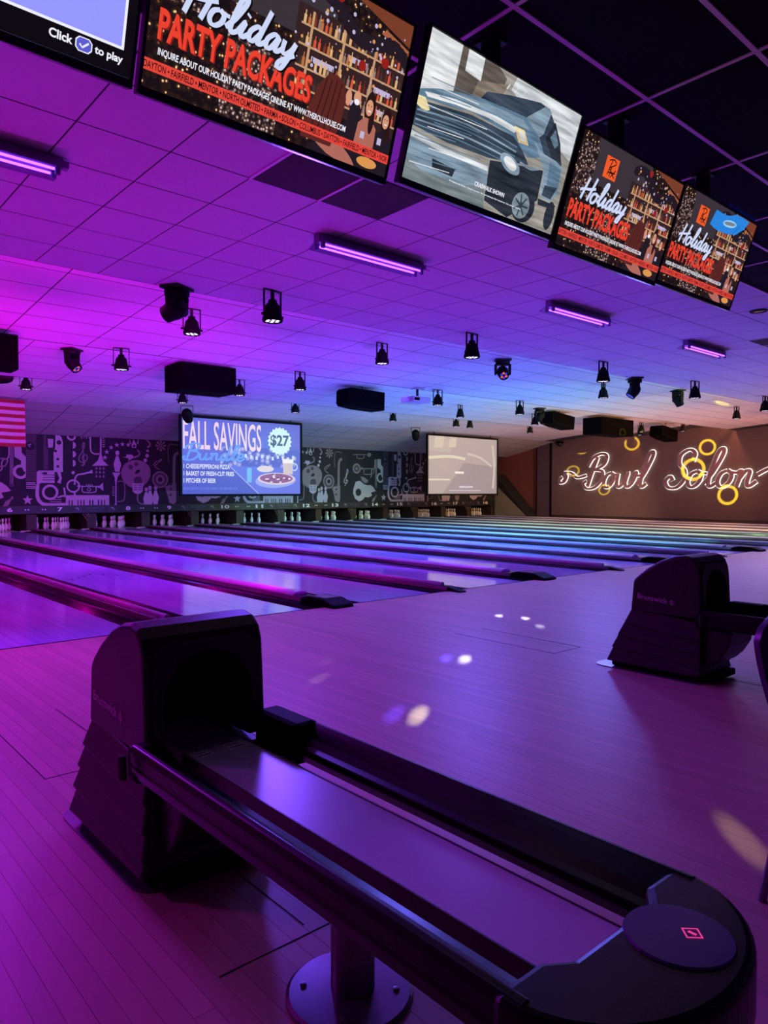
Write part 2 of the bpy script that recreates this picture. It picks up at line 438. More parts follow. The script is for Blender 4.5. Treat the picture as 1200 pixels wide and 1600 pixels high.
# black tiled zone with pale tee bars above the seating
cb = struct(MB().box(-6, -3.5, ZC + 0.012, XR, 3.40, ZC + 0.06).build('ceiling', M_TILE_BLACK))
bt = MB().box(0, 0, 0, 1.22 - 0.03, T - 0.03, 0.012).mesh('ceiling_tile', M_TILE_BLACK)
ytop = 3.40
for r in range(9):
    y = ytop - (r + 1) * 0.603
    MB().box(-2.0, y - 0.013, ZC - 0.004, 26, y + 0.013, ZC + 0.012).build('tee_bar', M_TBAR, cb)
    for i in range(-2, 12):
        x = 0.30 + i * 1.215
        link('ceiling_tile', bt, cb, (x + 0.015, y + 0.015, ZC + 0.003))
MB().box(-2.0, ytop - 0.02, ZC - 0.010, XR, ytop + 0.012, ZC + 0.012).build('tee_bar', M_TBAR, cb)
for i in range(-2, 14):
    x = 0.30 + i * 1.215
    MB().box(x - 0.012, -2.0, ZC - 0.003, x + 0.012, ytop - 0.02, ZC + 0.012).build('tee_bar', M_TBAR, cb)
# saw-tooth sections over the lanes, each rising behind the one in front, with an unseen glow strip added in the rise to colour the tiles
M_STRIPS = [hue_strip_mat('added_rgb_glow_%d' % i, s) for i, s in enumerate((80.0, 80.0, 50.0))]
tw = 1.22; tl = 0.61
for k, (y0, z0, y1, z1) in enumerate(TEETH):
    m = MB(); m.prism([(y0, z0), (y1, z1), (y1, z1 + 0.05), (y0, z0 + 0.05)], -6, XR, 'x')
    if k < 2: m.prism([(y1 - 0.04, z1), (y1, z1), (y1, 3.80), (y1 - 0.04, 3.80)], -6, XR, 'x')
    tooth = struct(m.build('ceiling', M_GAP))
    sl = math.atan2(z1 - z0, y1 - y0); L = math.hypot(z1 - z0, y1 - y0)
    me = MB().box(0, 0, -0.0015, tw - 0.016, tl - 0.022, 0.004).mesh('ceiling_tile', M_TILE)
    rows = int(L / tl); lastw = L - rows * tl
    off = (0.39, -0.03, 0.2)[k]
    for r in range(rows + 1):
        d = L - (r + 1) * tl
        mesh = me
        if d < 0:
            if lastw < 0.1: continue
            mesh = MB().box(0, 0, -0.0015, tw - 0.016, lastw - 0.022, 0.004).mesh('ceiling_tile', M_TILE); d = 0.0
        for i in range(-3, 24):
            x = off + i * tw
            if x + tw > XR: continue
            link('ceiling_tile', mesh, tooth, (x, y0 + d * math.cos(sl), z0 + d * math.sin(sl)), (sl, 0, 0))
    st = MB().add([(-3, y0 + 0.03, 3.56), (XR - 0.2, y0 + 0.03, 3.56), (XR - 0.2, y0 + 0.055, 3.60), (-3, y0 + 0.055, 3.60)][::-1], [(0, 1, 2, 3)])
    s_ = bpy.data.meshes.new('added_glow_strip'); s_.from_pydata([(-3, y0 + 0.02, 3.60), (XR - 0.2, y0 + 0.02, 3.60), (XR - 0.2, y0 + 0.05, 3.565), (-3, y0 + 0.05, 3.565)], [], [(0, 3, 2, 1)])
    s_.materials.append(M_STRIPS[k]); so = link('added_glow_strip', s_, tooth)
# sloping soffit down to the mural
ys0, zs0, ys1, zs1 = 19.93, 3.47, 22.86, 2.86
m = MB(); m.prism([(ys0, zs0), (ys1, zs1), (ys1, zs1 + 0.9), (ys0, zs0 + 0.3)], -6, XR, 'x')
sof = struct(m.build('ceiling', M_GAP))
sl = math.atan2(zs1 - zs0, ys1 - ys0); L = math.hypot(zs1 - zs0, ys1 - ys0)
rr = L / 4
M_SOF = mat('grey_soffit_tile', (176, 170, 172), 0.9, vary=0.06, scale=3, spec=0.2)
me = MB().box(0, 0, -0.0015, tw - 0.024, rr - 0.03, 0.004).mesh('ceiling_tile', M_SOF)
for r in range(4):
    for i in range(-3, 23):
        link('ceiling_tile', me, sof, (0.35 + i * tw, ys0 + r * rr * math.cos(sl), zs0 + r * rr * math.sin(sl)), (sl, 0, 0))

# ------------------------------------------------------------------ walls
def wall_profile(y0, y1):
    pts = [(y0, -0.3)]; pts.append((y1, -0.3)); pts.append((y1, 4.3)); pts.append((y0, 4.3)); return pts
struct(MB().prism(wall_profile(-3.5, 20.3), XR, XR + 0.15, 'x').build('wall_right', M_WALL))
struct(MB().prism(wall_profile(20.3, 24.6), XR, XR + 0.15, 'x').build('wall_right', M_WALLRED))
M_PIL = mat('mottled_pilaster', (92, 72, 82), 0.7, vary=0.5, scale=14)
pm = MB().box(XR - 0.10, 20.18, 0, XR + 0.01, 20.92, 3.46)
struct(pm.build('trim_2', M_PIL))
struct(MB().box(XR - 0.115, 20.15, 0, XR, 20.19, 3.46).build('trim_3', M_BLACK))
struct(MB().box(XR - 0.115, 20.91, 0, XR, 20.95, 3.46).build('trim_4', M_BLACK))
struct(MB().box(XR - 0.015, -3.5, 0, XR, 20.15, 0.10).build('baseboard_right', mat('dark_base', (60, 46, 46), 0.6)))
struct(MB().box(-6, 24.45, -0.3, XR, 24.6, 4.3).build('wall_far', M_CURT))
M_SIDE = mat('dim_side_wall', (120, 92, 120), 0.85)
struct(MB().box(-6.15, -3.5, -0.3, -6, 24.6, 4.3).build('wall_left', M_SIDE))
struct(MB().box(-6.15, -3.65, -0.3, XR, -3.5, 4.3).build('wall_back', M_SIDE))

# dark sloping end panel beside the last pin deck
M_END = mat('olive_end_panel', (150, 142, 118), 0.6, vary=0.15)
M_ENDTOP = mat('black_slope', (30, 28, 30), 0.7)
ep = empty('pit_end_panel', (27.5, 21.9, 0))
MB().prism([(-0.95, 0.0), (1.0, 0.0), (1.0, 1.55)], -0.30, -0.27, 'x').build('side_board', M_END, ep)
m = MB(); m.prism([(-1.0, 0.0), (-0.95, 0.0), (1.0, 1.55), (1.0, 2.0)], -0.30, 0.49, 'x')
m.build('sloping_cover', M_ENDTOP, ep)
tag(ep, 'dark sloping end panel between the last pins and the right wall', 'panel')

# ------------------------------------------------------------------ lanes, gutters, dividers
def gutter_mesh():
    m = MB(); n = 8; w = 0.236
    sec = [(w / 2 * math.cos(PI + PI * k / n), 0.085 * math.sin(PI + PI * k / n)) for k in range(n + 1)]
    sec += [(w / 2, -0.12), (-w / 2, -0.12)]
    m.prism([(a, b) for a, b in sec], YF + 0.001, YE, 'y')
    return m.mesh('gutter', M_GUT, True)
GUT = gutter_mesh()
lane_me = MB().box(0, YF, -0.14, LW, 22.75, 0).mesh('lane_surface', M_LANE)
deck_me = MB().box(0, 22.75, -0.14, LW, YE, -0.001).mesh('pin_deck', M_DECK)
arrow_me = bpy.data.meshes.new('aiming_arrows')
M_ARROW = mat('dark_arrow_inlay', (40, 20, 50), 0.2)
av = []; af = []
for i in range(-3, 4):
    c = LW / 2 + i * 0.132; y = YF + 4.7 - abs(i) * 0.17 - 0.2; b = len(av)
    av += [(c - 0.016, y, 0.0006), (c + 0.016, y, 0.0006), (c, y + 0.15, 0.0006)]; af.append((b, b + 1, b + 2))
arrow_me.from_pydata(av, [], af); arrow_me.materials.append(M_ARROW)
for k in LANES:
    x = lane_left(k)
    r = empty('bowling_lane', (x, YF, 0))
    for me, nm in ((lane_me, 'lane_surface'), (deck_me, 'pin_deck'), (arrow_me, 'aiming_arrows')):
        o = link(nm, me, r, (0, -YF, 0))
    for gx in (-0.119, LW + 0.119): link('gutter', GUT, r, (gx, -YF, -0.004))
    extra = {3: 'hidden left of the nearest ball return', 4: 'nearest the left edge, ending at the near ball return', 5: 'second from the left edge, beside the near ball return hood'}
    tag(r, f'glossy violet-lit bowling lane {extra[k]}' if k in extra else f'glossy bowling lane running to the pins under number {WORDS[k]}', 'lane', 'bowling lanes')

M_DOME = mat('glossy_rounded_capping', (176, 160, 186), 0.25, vary=0.05, spec=0.7)
# dividers: slim rounded capping on the odd gaps, wide ball-track covers with an end box on the others
M_WIN = mat('smoked_window', (150, 110, 170), 0.12, vary=0.2)
M_STUD = mat('pale_marker', (200, 180, 200), 0.4)
def slim_divider(xc, a, b):
    r = empty('lane_divider', (xc, YF, 0)); w = 0.085
    MB().prism([(-w, -0.15), (w, -0.15), (w, 0.01), (w - 0.02, 0.045), (0.03, 0.052), (-0.03, 0.052), (-w + 0.02, 0.045), (-w, 0.01)], 0.0, YM - YF - 0.07, 'y').build('capping', M_CAP, r, smooth=False)
    n = 8; sec = [(0.032 * math.cos(PI * t / n), 0.052 + 0.04 * math.sin(PI * t / n)) for t in range(n + 1)]
    MB().prism(sec, 0.14, 16.6, 'y').build('rounded_rail', M_DOME, r, smooth=True)
    MB().prism([(-0.2 - 0.02, -0.15), (0.16, -0.15), (0.16, 0.05), (0.02, 0.055), (-0.2, 0.012)], -0.055, 0.055, 'x').build('end_block', M_BLACK, r, bevel=0.01)
    tag(r, f'slim maroon lane divider with rounded rail between lanes {WORDS[a]} and {WORDS[b]}', 'divider', 'lane dividers')
def wide_divider(xc, a, b):
    r = empty('lane_divider', (xc, YF, 0)); w = 0.13
    MB().prism([(-w, -0.15), (w, -0.15), (w, 0.012), (w - 0.03, 0.05), (-w + 0.03, 0.05), (-w, 0.012)], 0.0, YM - YF - 0.07, 'y').build('track_cover', M_CAP, r)
    n = 10; sec = [(0.098 * math.cos(PI * t / n), 0.05 + 0.042 * math.sin(PI * t / n)) for t in range(n + 1)]
    MB().prism(sec, 0.60, 16.6, 'y').build('rounded_cover', M_DOME, r, smooth=True)
    bx = MB(); bx.prism([(-0.17, 0.0), (0.42, 0.0), (0.42, 0.055), (0.30, 0.085), (0.02, 0.085), (-0.15, 0.035)], -0.135, 0.135, 'x')
    bo = bx.build('end_box', M_BLACK, r, bevel=0.014)
    MB().add([(-0.09, 0.03, 0.0865), (0.09, 0.03, 0.0865), (0.09, 0.27, 0.0865), (-0.09, 0.27, 0.0865)], [(0, 1, 2, 3)]).build('window', M_WIN, bo)
    MB().box(-0.10, -0.151, 0.012, 0.10, -0.145, 0.028).build('sensor_slot', M_BLACKMETAL, bo)
    tag(r, f'wide dark lane divider with black end box between lanes {WORDS[a]} and {WORDS[b]}', 'divider', 'lane dividers')
for k in list(LANES)[:-1]:
    xc = (lane_left(k) + LW + lane_left(k + 1)) / 2
    (wide_divider if k % 2 == 1 else slim_divider)(xc, k, k + 1)
r = empty('lane_divider', (lane_left(18) + LW + 0.29, YF, 0))
MB().box(-0.05, 0, -0.15, 0.05, YE - YF - 1.9, 0.04).build('capping', M_CAP, r, bevel=0.01)
tag(r, 'narrow dark kerb along the outer side of the last lane', 'divider')

# ------------------------------------------------------------------ pin pit: kickbacks, pins, masking units with the music mural
M_KICK = mat('brown_kickback', (52, 38, 30), 0.6, vary=0.3)
M_ROD = mat('steel_rod', (190, 184, 176), 0.3, 0.8)
M_PIN = mat('white_pin', (236, 232, 222), 0.3, vary=0.03)
M_RED = mat('red_stripe', (170, 24, 30), 0.4)
kick = MB().box(-0.14, 0, 0.0, 0.14, 1.3, 0.62)
kick_me = kick.mesh('side_board', M_KICK)
foot_me = MB().box(-0.33, -0.13, 0.0, 0.33, 0.0, 0.022).mesh('flat_gutter_plate', M_DECK)
rods = MB()
for i in range(3): rods.tube([(-0.34 + i * 0.075, 0.0, 0.60), (0.02 + i * 0.075, 0.02, 0.03)], 0.008, 6)
rod_me = rods.mesh('slanted_rods', M_ROD)
for k in range(5, 19):
    xc = (lane_left(k) + LW + lane_left(k + 1)) / 2 if k < 18 else lane_left(18) + LW + 0.3
    r = empty('pin_deck_divider', (xc, YM + 0.07, 0))
    link('side_board', kick_me, r)
    if k < 18:
        link('flat_gutter_plate', foot_me, r)
        if k % 2 == 1 and k > 6: link('slanted_rods', rod_me, r)
    tag(r, f'dark kickback board between the pins of lanes {WORDS[k]} and {WORDS[k + 1]}' if k < 18 else 'dark kickback board on the outer side of the last pins', 'kickback', 'kickback boards between pin decks')
PROF = [(0.0, 0.0), (0.026, 0.0), (0.029, 0.008), (0.036, 0.03), (0.054, 0.085), (0.0605, 0.115), (0.056, 0.15), (0.042, 0.195), (0.027, 0.235), (0.0228, 0.255), (0.0235, 0.28), (0.030, 0.315), (0.0325, 0.343), (0.029, 0.365), (0.016, 0.378), (0.0, 0.381)]
pin_me = MB().lathe(PROF, seg=14).mesh('bowling_pin', M_PIN, True)
band = MB(); 
for z0, z1, ra, rb in ((0.243, 0.251, 0.0253, 0.0243), (0.262, 0.270, 0.0240, 0.0240)): band.lathe([(ra, z0), (rb, z1)], seg=14)
band_me = band.mesh('neck_stripe', M_RED, True)
M_PINLIGHT = emit('pin_deck_tube', (255, 246, 220), 2.0, True)
tube_me = MB().tube([(-0.45, 0, 0), (0.45, 0, 0)], 0.013, 8).mesh('pin_light_tube', M_PINLIGHT)
PINPOS = ['front', 'second row left', 'second row right', 'third row left', 'third row middle', 'third row right', 'back row far left', 'back row inner left', 'back row inner right', 'back row far right']
house_me = MB().box(-0.48, 0.0, 0.06, 0.48, 0.2, 0.12).mesh('housing', M_BLACK)
for k in range(6, 19):
    xc = lane_left(k) + LW / 2
    for row in range(4):
        for c in range(row + 1):
            o = link('bowling_pin', pin_me, None, (xc + (c - row / 2) * 0.305, 23.06 + row * 0.264, 0.0))
            link('neck_stripe', band_me, o)
            tag(o, f'white bowling pin, {PINPOS[row * (row + 1) // 2 + c]}, in the rack under number {WORDS[k]}', 'pin', f'ten pins of lane {WORDS[k]}')
    t = empty('pin_light', (xc, YM + 0.034, 0.66))
    link('tube', tube_me, t, (0, 0.14, 0.02)); link('housing', house_me, t)
    tag(t, f'fluorescent pin light above the pins of lane {WORDS[k]}', 'lamp', 'pin lights behind the masking')

M_MUR = mat('mural_black', (26, 22, 34), 0.75, vary=0.15)
TONE = {'W': mat('mural_light', (176, 166, 178), 0.75, vary=0.05), 'G': mat('mural_mid', (132, 118, 124), 0.75, vary=0.05), 'D': mat('mural_shade', (74, 62, 74), 0.75), 'K': M_MUR}
M_STRIPBAR = mat('lane_number_strip', (22, 20, 30), 0.5, vary=0.2)
M_NUM = mat('number_white', (226, 220, 226), 0.5)
M_LOGO = mat('logo_grey', (74, 66, 92), 0.5)
M_CHEV = mat('badge_grey', (48, 44, 58), 0.5)
MURAL = [["P","W",[[0.38,2.52],[0.57,2.53],[0.58,2.3],[0.76,2.12],[0.79,2.01],[0.73,1.88],[0.64,1.74],[0.56,1.93],[0.55,2.08],[0.38,2.18]]],
 ["R","W",0.03,[[-0.0,1.77],[0.05,1.84],[0.04,1.99],[0.1,2.1],[0.22,2.16],[0.24,2.51]]],
 ["P","D",[[0.26,2.51],[0.36,2.52],[0.35,1.7],[0.25,1.7]]],
 ["R","W",0.01,[[0.28,2.51],[0.26,1.4]]],
 ["R","W",0.01,[[0.31,2.51],[0.3,1.4]]],
 ["R","W",0.01,[[0.35,2.52],[0.33,1.4]]],
 ["O","W",0.54,1.75,0.17,0.08],
 ["P","D",[[0.24,1.4],[0.36,1.4],[0.36,1.31],[0.23,1.31]]],
 ["R","W",0.02,[[-0.01,1.31],[0.06,1.26],[0.12,1.22]]],
 ["P","D",[[0.7,2.92],[0.98,2.94],[0.96,1.48],[0.68,1.48]]],
 ["R","K",0.01,[[0.7,2.91],[1.17,2.93]]],
 ["R","K",0.01,[[0.69,2.84],[1.17,2.87]]],
 ["R","K",0.01,[[0.69,2.78],[1.17,2.8]]],
 ["R","K",0.01,[[0.69,2.71],[1.17,2.74]]],
 ["R","K",0.01,[[0.69,2.65],[1.17,2.67]]],
 ["R","K",0.01,[[0.69,2.59],[1.17,2.61]]],
 ["R","K",0.01,[[0.69,2.52],[1.17,2.54]]],
 ["R","K",0.01,[[0.69,2.46],[1.17,2.48]]],
 ["R","K",0.01,[[0.69,2.4],[1.17,2.41]]],
 ["R","K",0.01,[[0.69,2.33],[1.16,2.35]]],
 ["R","K",0.01,[[0.69,2.27],[1.16,2.28]]],
 ["R","K",0.01,[[0.69,2.2],[1.16,2.22]]],
 ["R","K",0.01,[[0.68,2.14],[1.16,2.15]]],
 ["R","K",0.01,[[0.68,2.08],[1.16,2.09]]],
 ["R","K",0.01,[[0.68,2.01],[1.16,2.03]]],
 ["R","K",0.01,[[0.68,1.95],[1.16,1.96]]],
 ["R","K",0.01,[[0.68,1.89],[1.16,1.9]]],
 ["R","K",0.01,[[0.68,1.82],[1.16,1.83]]],
 ["R","K",0.01,[[0.68,1.76],[1.16,1.77]]],
 ["R","K",0.01,[[0.68,1.69],[1.16,1.7]]],
 ["R","K",0.01,[[0.68,1.63],[1.16,1.64]]],
 ["R","K",0.01,[[0.68,1.57],[1.15,1.57]]],
 ["C","K",0.81,2.51,0.13],
 ["C","W",0.77,2.54,0.02],
 ["C","W",0.82,2.56,0.02],
 ["C","W",0.79,2.5,0.02],
 ["S","D",0.72,2.76,0.08],
 ["S","W",0.72,0.92,0.15],
 ["P","G",[[0.33,1.02],[0.34,0.99],[0.33,0.96],[0.3,0.94],[0.28,0.92],[0.25,0.88],[0.23,0.81],[0.2,0.78],[0.15,0.74],[0.11,0.71],[0.06,0.76],[0.09,0.81],[0.12,0.87],[0.14,0.9],[0.2,0.93],[0.25,0.96],[0.26,0.98],[0.28,1.01],[0.3,1.03]]],
 ["P","K",[[0.26,0.97],[0.29,0.94],[0.28,0.92],[0.25,0.96]]],
 ["R","W",0.03,[[0.69,1.43],[0.94,1.43]]],
 ["R","W",0.03,[[0.69,1.38],[0.94,1.38]]],
 ["R","W",0.03,[[0.69,1.32],[0.94,1.32]]],
 ["R","W",0.03,[[0.69,1.27],[0.94,1.27]]],
 ["P","D",[[1.18,2.85],[1.33,2.86],[1.31,1.83],[1.17,1.83]]],
 ["P","K",[[1.26,2.86],[1.32,2.93],[1.45,2.94],[1.51,2.87],[1.51,2.53],[1.44,2.43],[1.31,2.42],[1.25,2.52]]],
 ["P","W",[[1.3,2.75],[1.46,2.75],[1.44,2.49],[1.31,2.48]]],
 ["P","K",[[1.31,2.42],[1.45,2.43],[1.44,1.76],[1.3,1.75]]],
 ["P","W",[[1.52,2.9],[1.61,2.91],[1.7,2.8],[1.73,2.65],[1.72,1.76],[1.46,1.76],[1.46,2.33],[1.51,2.49]]],
 ["C","K",1.62,2.65,0.07],
 ["C","K",1.52,2.39,0.04],
 ["C","K",1.58,2.15,0.04],
 ["C","K",1.58,1.93,0.04],
 ["P","W",[[1.54,1.8],[1.65,1.76],[1.69,1.57],[1.65,1.41],[1.55,1.45],[1.62,1.57]]],
 ["O","W",1.98,2.86,0.11,0.06],
 ["P","W",[[2.03,2.69],[2.08,2.67],[2.11,2.62],[2.11,2.56],[2.08,2.5],[2.02,2.48]]],
 ["P","W",[[2.02,2.41],[2.07,2.4],[2.11,2.35],[2.11,2.28],[2.07,2.23],[2.02,2.21]]],
 ["P","W",[[2.02,2.14],[2.07,2.13],[2.1,2.07],[2.1,2.01],[2.07,1.95],[2.02,1.94]]],
 ["C","W",2.02,1.75,0.05],
 ["R","G",0.03,[[2.3,2.52],[2.34,2.68],[2.37,2.6],[2.3,2.4],[2.21,2.24],[2.22,2.1],[2.35,2.08],[2.45,2.19],[2.41,2.31],[2.31,2.26],[2.32,2.13],[2.34,2.03],[2.31,1.97],[2.27,2.0]]],
 ["R","G",0.02,[[2.32,2.52],[2.37,1.99]]],
 ["P","W",[[2.24,2.92],[2.32,2.92],[2.28,2.79]]],
 ["P","W",[[2.32,2.92],[2.4,2.92],[2.36,2.8]]],
 ["P","W",[[2.4,2.92],[2.48,2.93],[2.43,2.8]]],
 ["P","W",[[2.48,2.93],[2.55,2.93],[2.51,2.8]]],
 ["R","W",0.04,[[2.55,2.93],[2.55,2.51],[2.6,2.38],[2.72,2.34],[2.86,2.36]]],
 ["R","W",0.05,[[2.87,2.95],[2.86,2.3]]],
 ["P","W",[[2.83,2.32],[2.89,2.32],[2.94,2.14],[3.1,1.99],[2.59,1.97],[2.77,2.14]]],
 ["R","W",0.02,[[2.91,2.84],[3.0,2.86]]],
 ["R","W",0.02,[[2.91,2.77],[3.0,2.79]]],
 ["R","W",0.02,[[2.91,2.71],[3.0,2.72]]],
 ["R","W",0.02,[[2.91,2.64],[2.99,2.65]]],
 ["R","W",0.02,[[2.91,2.57],[2.99,2.59]]],
 ["S","W",2.99,2.24,0.08],
 ["S","W",3.05,2.42,0.08],
 ["S","W",3.19,2.56,0.08],
 ["S","W",3.37,2.65,0.08],
 ["S","W",3.55,2.68,0.08],
 ["S","W",3.74,2.67,0.08],
 ["P","W",[[3.38,2.47],[3.43,2.46],[3.45,2.41],[3.43,2.34],[3.42,2.29],[3.45,2.2],[3.49,2.08],[3.5,2.02],[3.47,1.9],[3.45,1.8],[3.31,1.8],[3.29,1.9],[3.26,2.01],[3.27,2.08],[3.31,2.2],[3.34,2.29],[3.34,2.34],[3.32,2.4],[3.34,2.46]]],
 ["P","K",[[3.34,2.32],[3.43,2.33],[3.43,2.3],[3.34,2.3]]],
 ["P","W",[[3.55,2.27],[3.67,2.28],[3.67,2.36],[3.86,2.36],[3.94,2.27],[3.82,2.21],[3.73,2.16],[3.75,2.24]]],
 ["R","G",0.05,[[3.9,2.27],[4.05,2.32],[4.11,2.42],[4.03,2.52]]],
 ["P","W",[[3.92,2.87],[4.01,2.67],[3.99,2.58],[3.86,2.58],[3.84,2.66]]],
 ["C","K",3.93,2.64,0.04],
 ["P","W",[[3.78,2.9],[3.83,2.7],[3.79,2.7]]],
 ["P","W",[[4.08,2.92],[4.02,2.71],[4.07,2.71]]],
 ["R","G",0.06,[[4.29,2.89],[4.38,2.83],[4.46,2.73],[4.44,2.64]]],
 ["C","W",4.4,2.63,0.03],
 ["C","W",4.38,2.5,0.04],
 ["C","W",4.36,2.34,0.06],
 ["C","W",4.3,2.19,0.06],
 ["P","G",[[4.47,1.81],[4.46,1.67],[4.4,1.55],[4.32,1.44],[4.22,1.35],[4.1,1.3],[3.97,1.28],[3.85,1.3],[3.73,1.35],[3.64,1.43],[3.56,1.54],[3.51,1.66],[3.5,1.79],[3.52,1.89],[3.57,1.99],[3.64,2.07],[3.74,2.13],[3.86,2.18],[3.98,2.19],[4.11,2.18],[4.23,2.15],[4.33,2.09],[4.41,2.01],[4.46,1.91]]],
 ["C","D",3.81,1.96,0.08],
 ["C","D",4.0,2.06,0.07],
 ["P","K",[[3.94,1.8],[4.04,1.89],[4.13,1.86],[4.09,1.78],[3.98,1.74]]],
 ["P","D",[[3.91,1.45],[3.91,1.59],[3.98,1.65],[4.11,1.66],[4.18,1.6],[4.18,1.45]]],
 ["P","W",[[3.85,1.43],[4.22,1.43],[4.2,1.18],[4.1,1.1],[3.97,1.1],[3.87,1.18]]],
 ["R","K",0.02,[[3.9,1.38],[4.01,1.38]]],
 ["R","K",0.02,[[4.06,1.38],[4.18,1.38]]],
 ["R","K",0.02,[[3.9,1.3],[4.01,1.3]]],
 ["R","K",0.02,[[4.06,1.3],[4.18,1.3]]],
 ["R","K",0.02,[[3.9,1.23],[4.01,1.23]]],
 ["R","K",0.02,[[4.06,1.23],[4.18,1.23]]],
 ["R","G",0.04,[[4.04,1.1],[4.03,0.89],[4.12,0.78],[4.25,0.77]]],
 ["R","W",0.05,[[2.06,1.38],[2.08,1.57],[2.15,1.68],[2.33,1.72],[2.52,1.77]]],
 ["P","W",[[2.5,1.79],[2.59,1.85],[2.61,1.74],[2.52,1.74]]],
 ["O","W",2.02,1.34,0.18,0.05],
 ["R","W",0.05,[[1.75,1.29],[1.78,1.06]]],
 ["R","W",0.05,[[2.06,1.18],[2.06,1.06]]],
 ["R","W",0.03,[[2.13,1.34],[2.79,1.33]]],
 ["R","W",0.03,[[2.3,1.33],[2.28,1.22],[2.34,1.15],[2.65,1.15],[2.71,1.22],[2.69,1.33]]],
 ["P","W",[[2.72,1.35],[2.83,1.36],[2.92,1.46],[2.93,1.19],[2.83,1.28],[2.72,1.3]]],
 ["R","W",0.02,[[2.42,1.4],[2.42,1.33]]],
 ["R","W",0.02,[[2.48,1.4],[2.48,1.33]]],
 ["R","W",0.02,[[2.53,1.4],[2.53,1.33]]],
 ["R","W",0.02,[[2.59,1.4],[2.58,1.33]]],
 ["O","W",2.49,1.24,0.05,0.02],
 ["P","G",[[2.73,1.95],[2.76,1.9],[2.75,1.86],[2.7,1.86],[2.69,1.9]]],
 ["P","G",[[2.84,1.95],[2.87,1.9],[2.86,1.86],[2.81,1.86],[2.8,1.9]]],
 ["P","G",[[2.95,1.95],[2.98,1.9],[2.97,1.86],[2.92,1.86],[2.91,1.9]]],
 ["P","G",[[2.72,1.83],[2.75,1.78],[2.75,1.74],[2.7,1.74],[2.69,1.78]]],
 ["P","G",[[2.83,1.83],[2.87,1.78],[2.86,1.74],[2.81,1.74],[2.8,1.78]]],
 ["P","G",[[2.95,1.83],[2.98,1.78],[2.97,1.74],[2.92,1.74],[2.91,1.78]]],
 ["P","G",[[2.72,1.7],[2.75,1.65],[2.74,1.61],[2.7,1.61],[2.69,1.65]]],
 ["P","G",[[2.83,1.7],[2.86,1.65],[2.86,1.61],[2.81,1.61],[2.8,1.65]]],
 ["P","G",[[2.94,1.71],[2.98,1.65],[2.97,1.61],[2.92,1.61],[2.91,1.65]]],
 ["P","W",[[1.8,1.06],[3.11,1.06],[3.11,0.73],[1.79,0.74]]],
 ["P","K",[[1.88,0.91],[1.91,0.91],[1.91,0.74],[1.88,0.74]]],
 ["P","K",[[1.97,0.91],[2.0,0.91],[2.0,0.74],[1.96,0.74]]],
 ["P","K",[[2.14,0.91],[2.17,0.91],[2.17,0.74],[2.14,0.74]]],
 ["P","K",[[2.23,0.91],[2.26,0.91],[2.26,0.74],[2.23,0.74]]],
 ["P","K",[[2.32,0.91],[2.35,0.91],[2.35,0.74],[2.31,0.74]]],
 ["P","K",[[2.49,0.91],[2.53,0.91],[2.53,0.73],[2.49,0.74]]],
 ["P","K",[[2.58,0.91],[2.62,0.91],[2.62,0.73],[2.58,0.73]]],
 ["P","K",[[2.76,0.91],[2.8,0.91],[2.8,0.73],[2.76,0.73]]],
 ["P","K",[[2.86,0.91],[2.89,0.91],[2.89,0.73],[2.85,0.73]]],
 ["P","K",[[2.95,0.91],[2.98,0.91],[2.98,0.73],[2.95,0.73]]],
 ["P","W",[[0.98,1.75],[1.03,1.79],[1.48,1.8],[1.48,1.43],[1.1,1.43],[0.97,1.33]]],
 ["R","K",0.02,[[1.14,1.67],[1.48,1.67]]],
 ["R","K",0.02,[[1.14,1.59],[1.48,1.6]]],
 ["R","K",0.02,[[1.14,1.52],[1.48,1.52]]],
 ["P","K",[[1.08,1.71],[1.19,1.75],[1.28,1.75],[1.25,1.68]]],
 ["O","W",1.35,1.15,0.2,0.07],
 ["R","W",0.1,[[1.0,1.37],[0.99,1.03],[1.09,0.84],[1.27,0.78],[1.82,0.78]]],
 ["R","W",0.02,[[1.34,0.93],[1.67,0.93]]],
 ["R","W",0.02,[[1.34,0.87],[1.67,0.86]]],
 ["R","W",0.05,[[1.56,0.99],[1.71,1.04],[1.79,1.02]]],
 ["P","W",[[3.21,1.77],[3.49,1.77],[3.38,1.63],[3.35,1.48],[3.3,1.48],[3.29,1.63]]],
 ["R","W",0.04,[[3.33,1.48],[3.32,0.81]]],
 ["P","W",[[3.32,0.83],[3.38,0.73],[3.26,0.73]]],
 ["R","G",0.03,[[3.36,1.48],[3.52,1.51],[3.61,1.4],[3.6,0.97],[3.53,0.87],[3.37,0.85]]],
 ["R","W",0.02,[[3.21,1.32],[3.28,1.32]]],
 ["R","W",0.02,[[3.21,1.26],[3.28,1.26]]],
 ["R","W",0.02,[[3.21,1.19],[3.28,1.19]]],
 ["R","W",0.02,[[3.21,1.13],[3.28,1.13]]],
 ["R","W",0.02,[[3.21,1.06],[3.28,1.06]]],
 ["P","W",[[4.33,1.31],[4.37,1.3],[4.38,1.25],[4.37,1.19],[4.36,1.15],[4.38,1.08],[4.42,0.97],[4.43,0.91],[4.4,0.81],[4.38,0.72],[4.26,0.72],[4.24,0.81],[4.22,0.91],[4.22,0.97],[4.26,1.08],[4.29,1.15],[4.28,1.19],[4.27,1.25],[4.28,1.3]]],
 ["P","K",[[4.28,1.18],[4.37,1.18],[4.37,1.16],[4.28,1.16]]],
 ["P","W",[[4.45,1.37],[4.49,1.35],[4.51,1.3],[4.49,1.24],[4.49,1.19],[4.51,1.11],[4.55,0.99],[4.56,0.92],[4.53,0.81],[4.51,0.72],[4.37,0.72],[4.35,0.82],[4.33,0.93],[4.34,0.99],[4.38,1.11],[4.41,1.19],[4.4,1.24],[4.39,1.3],[4.4,1.35]]],
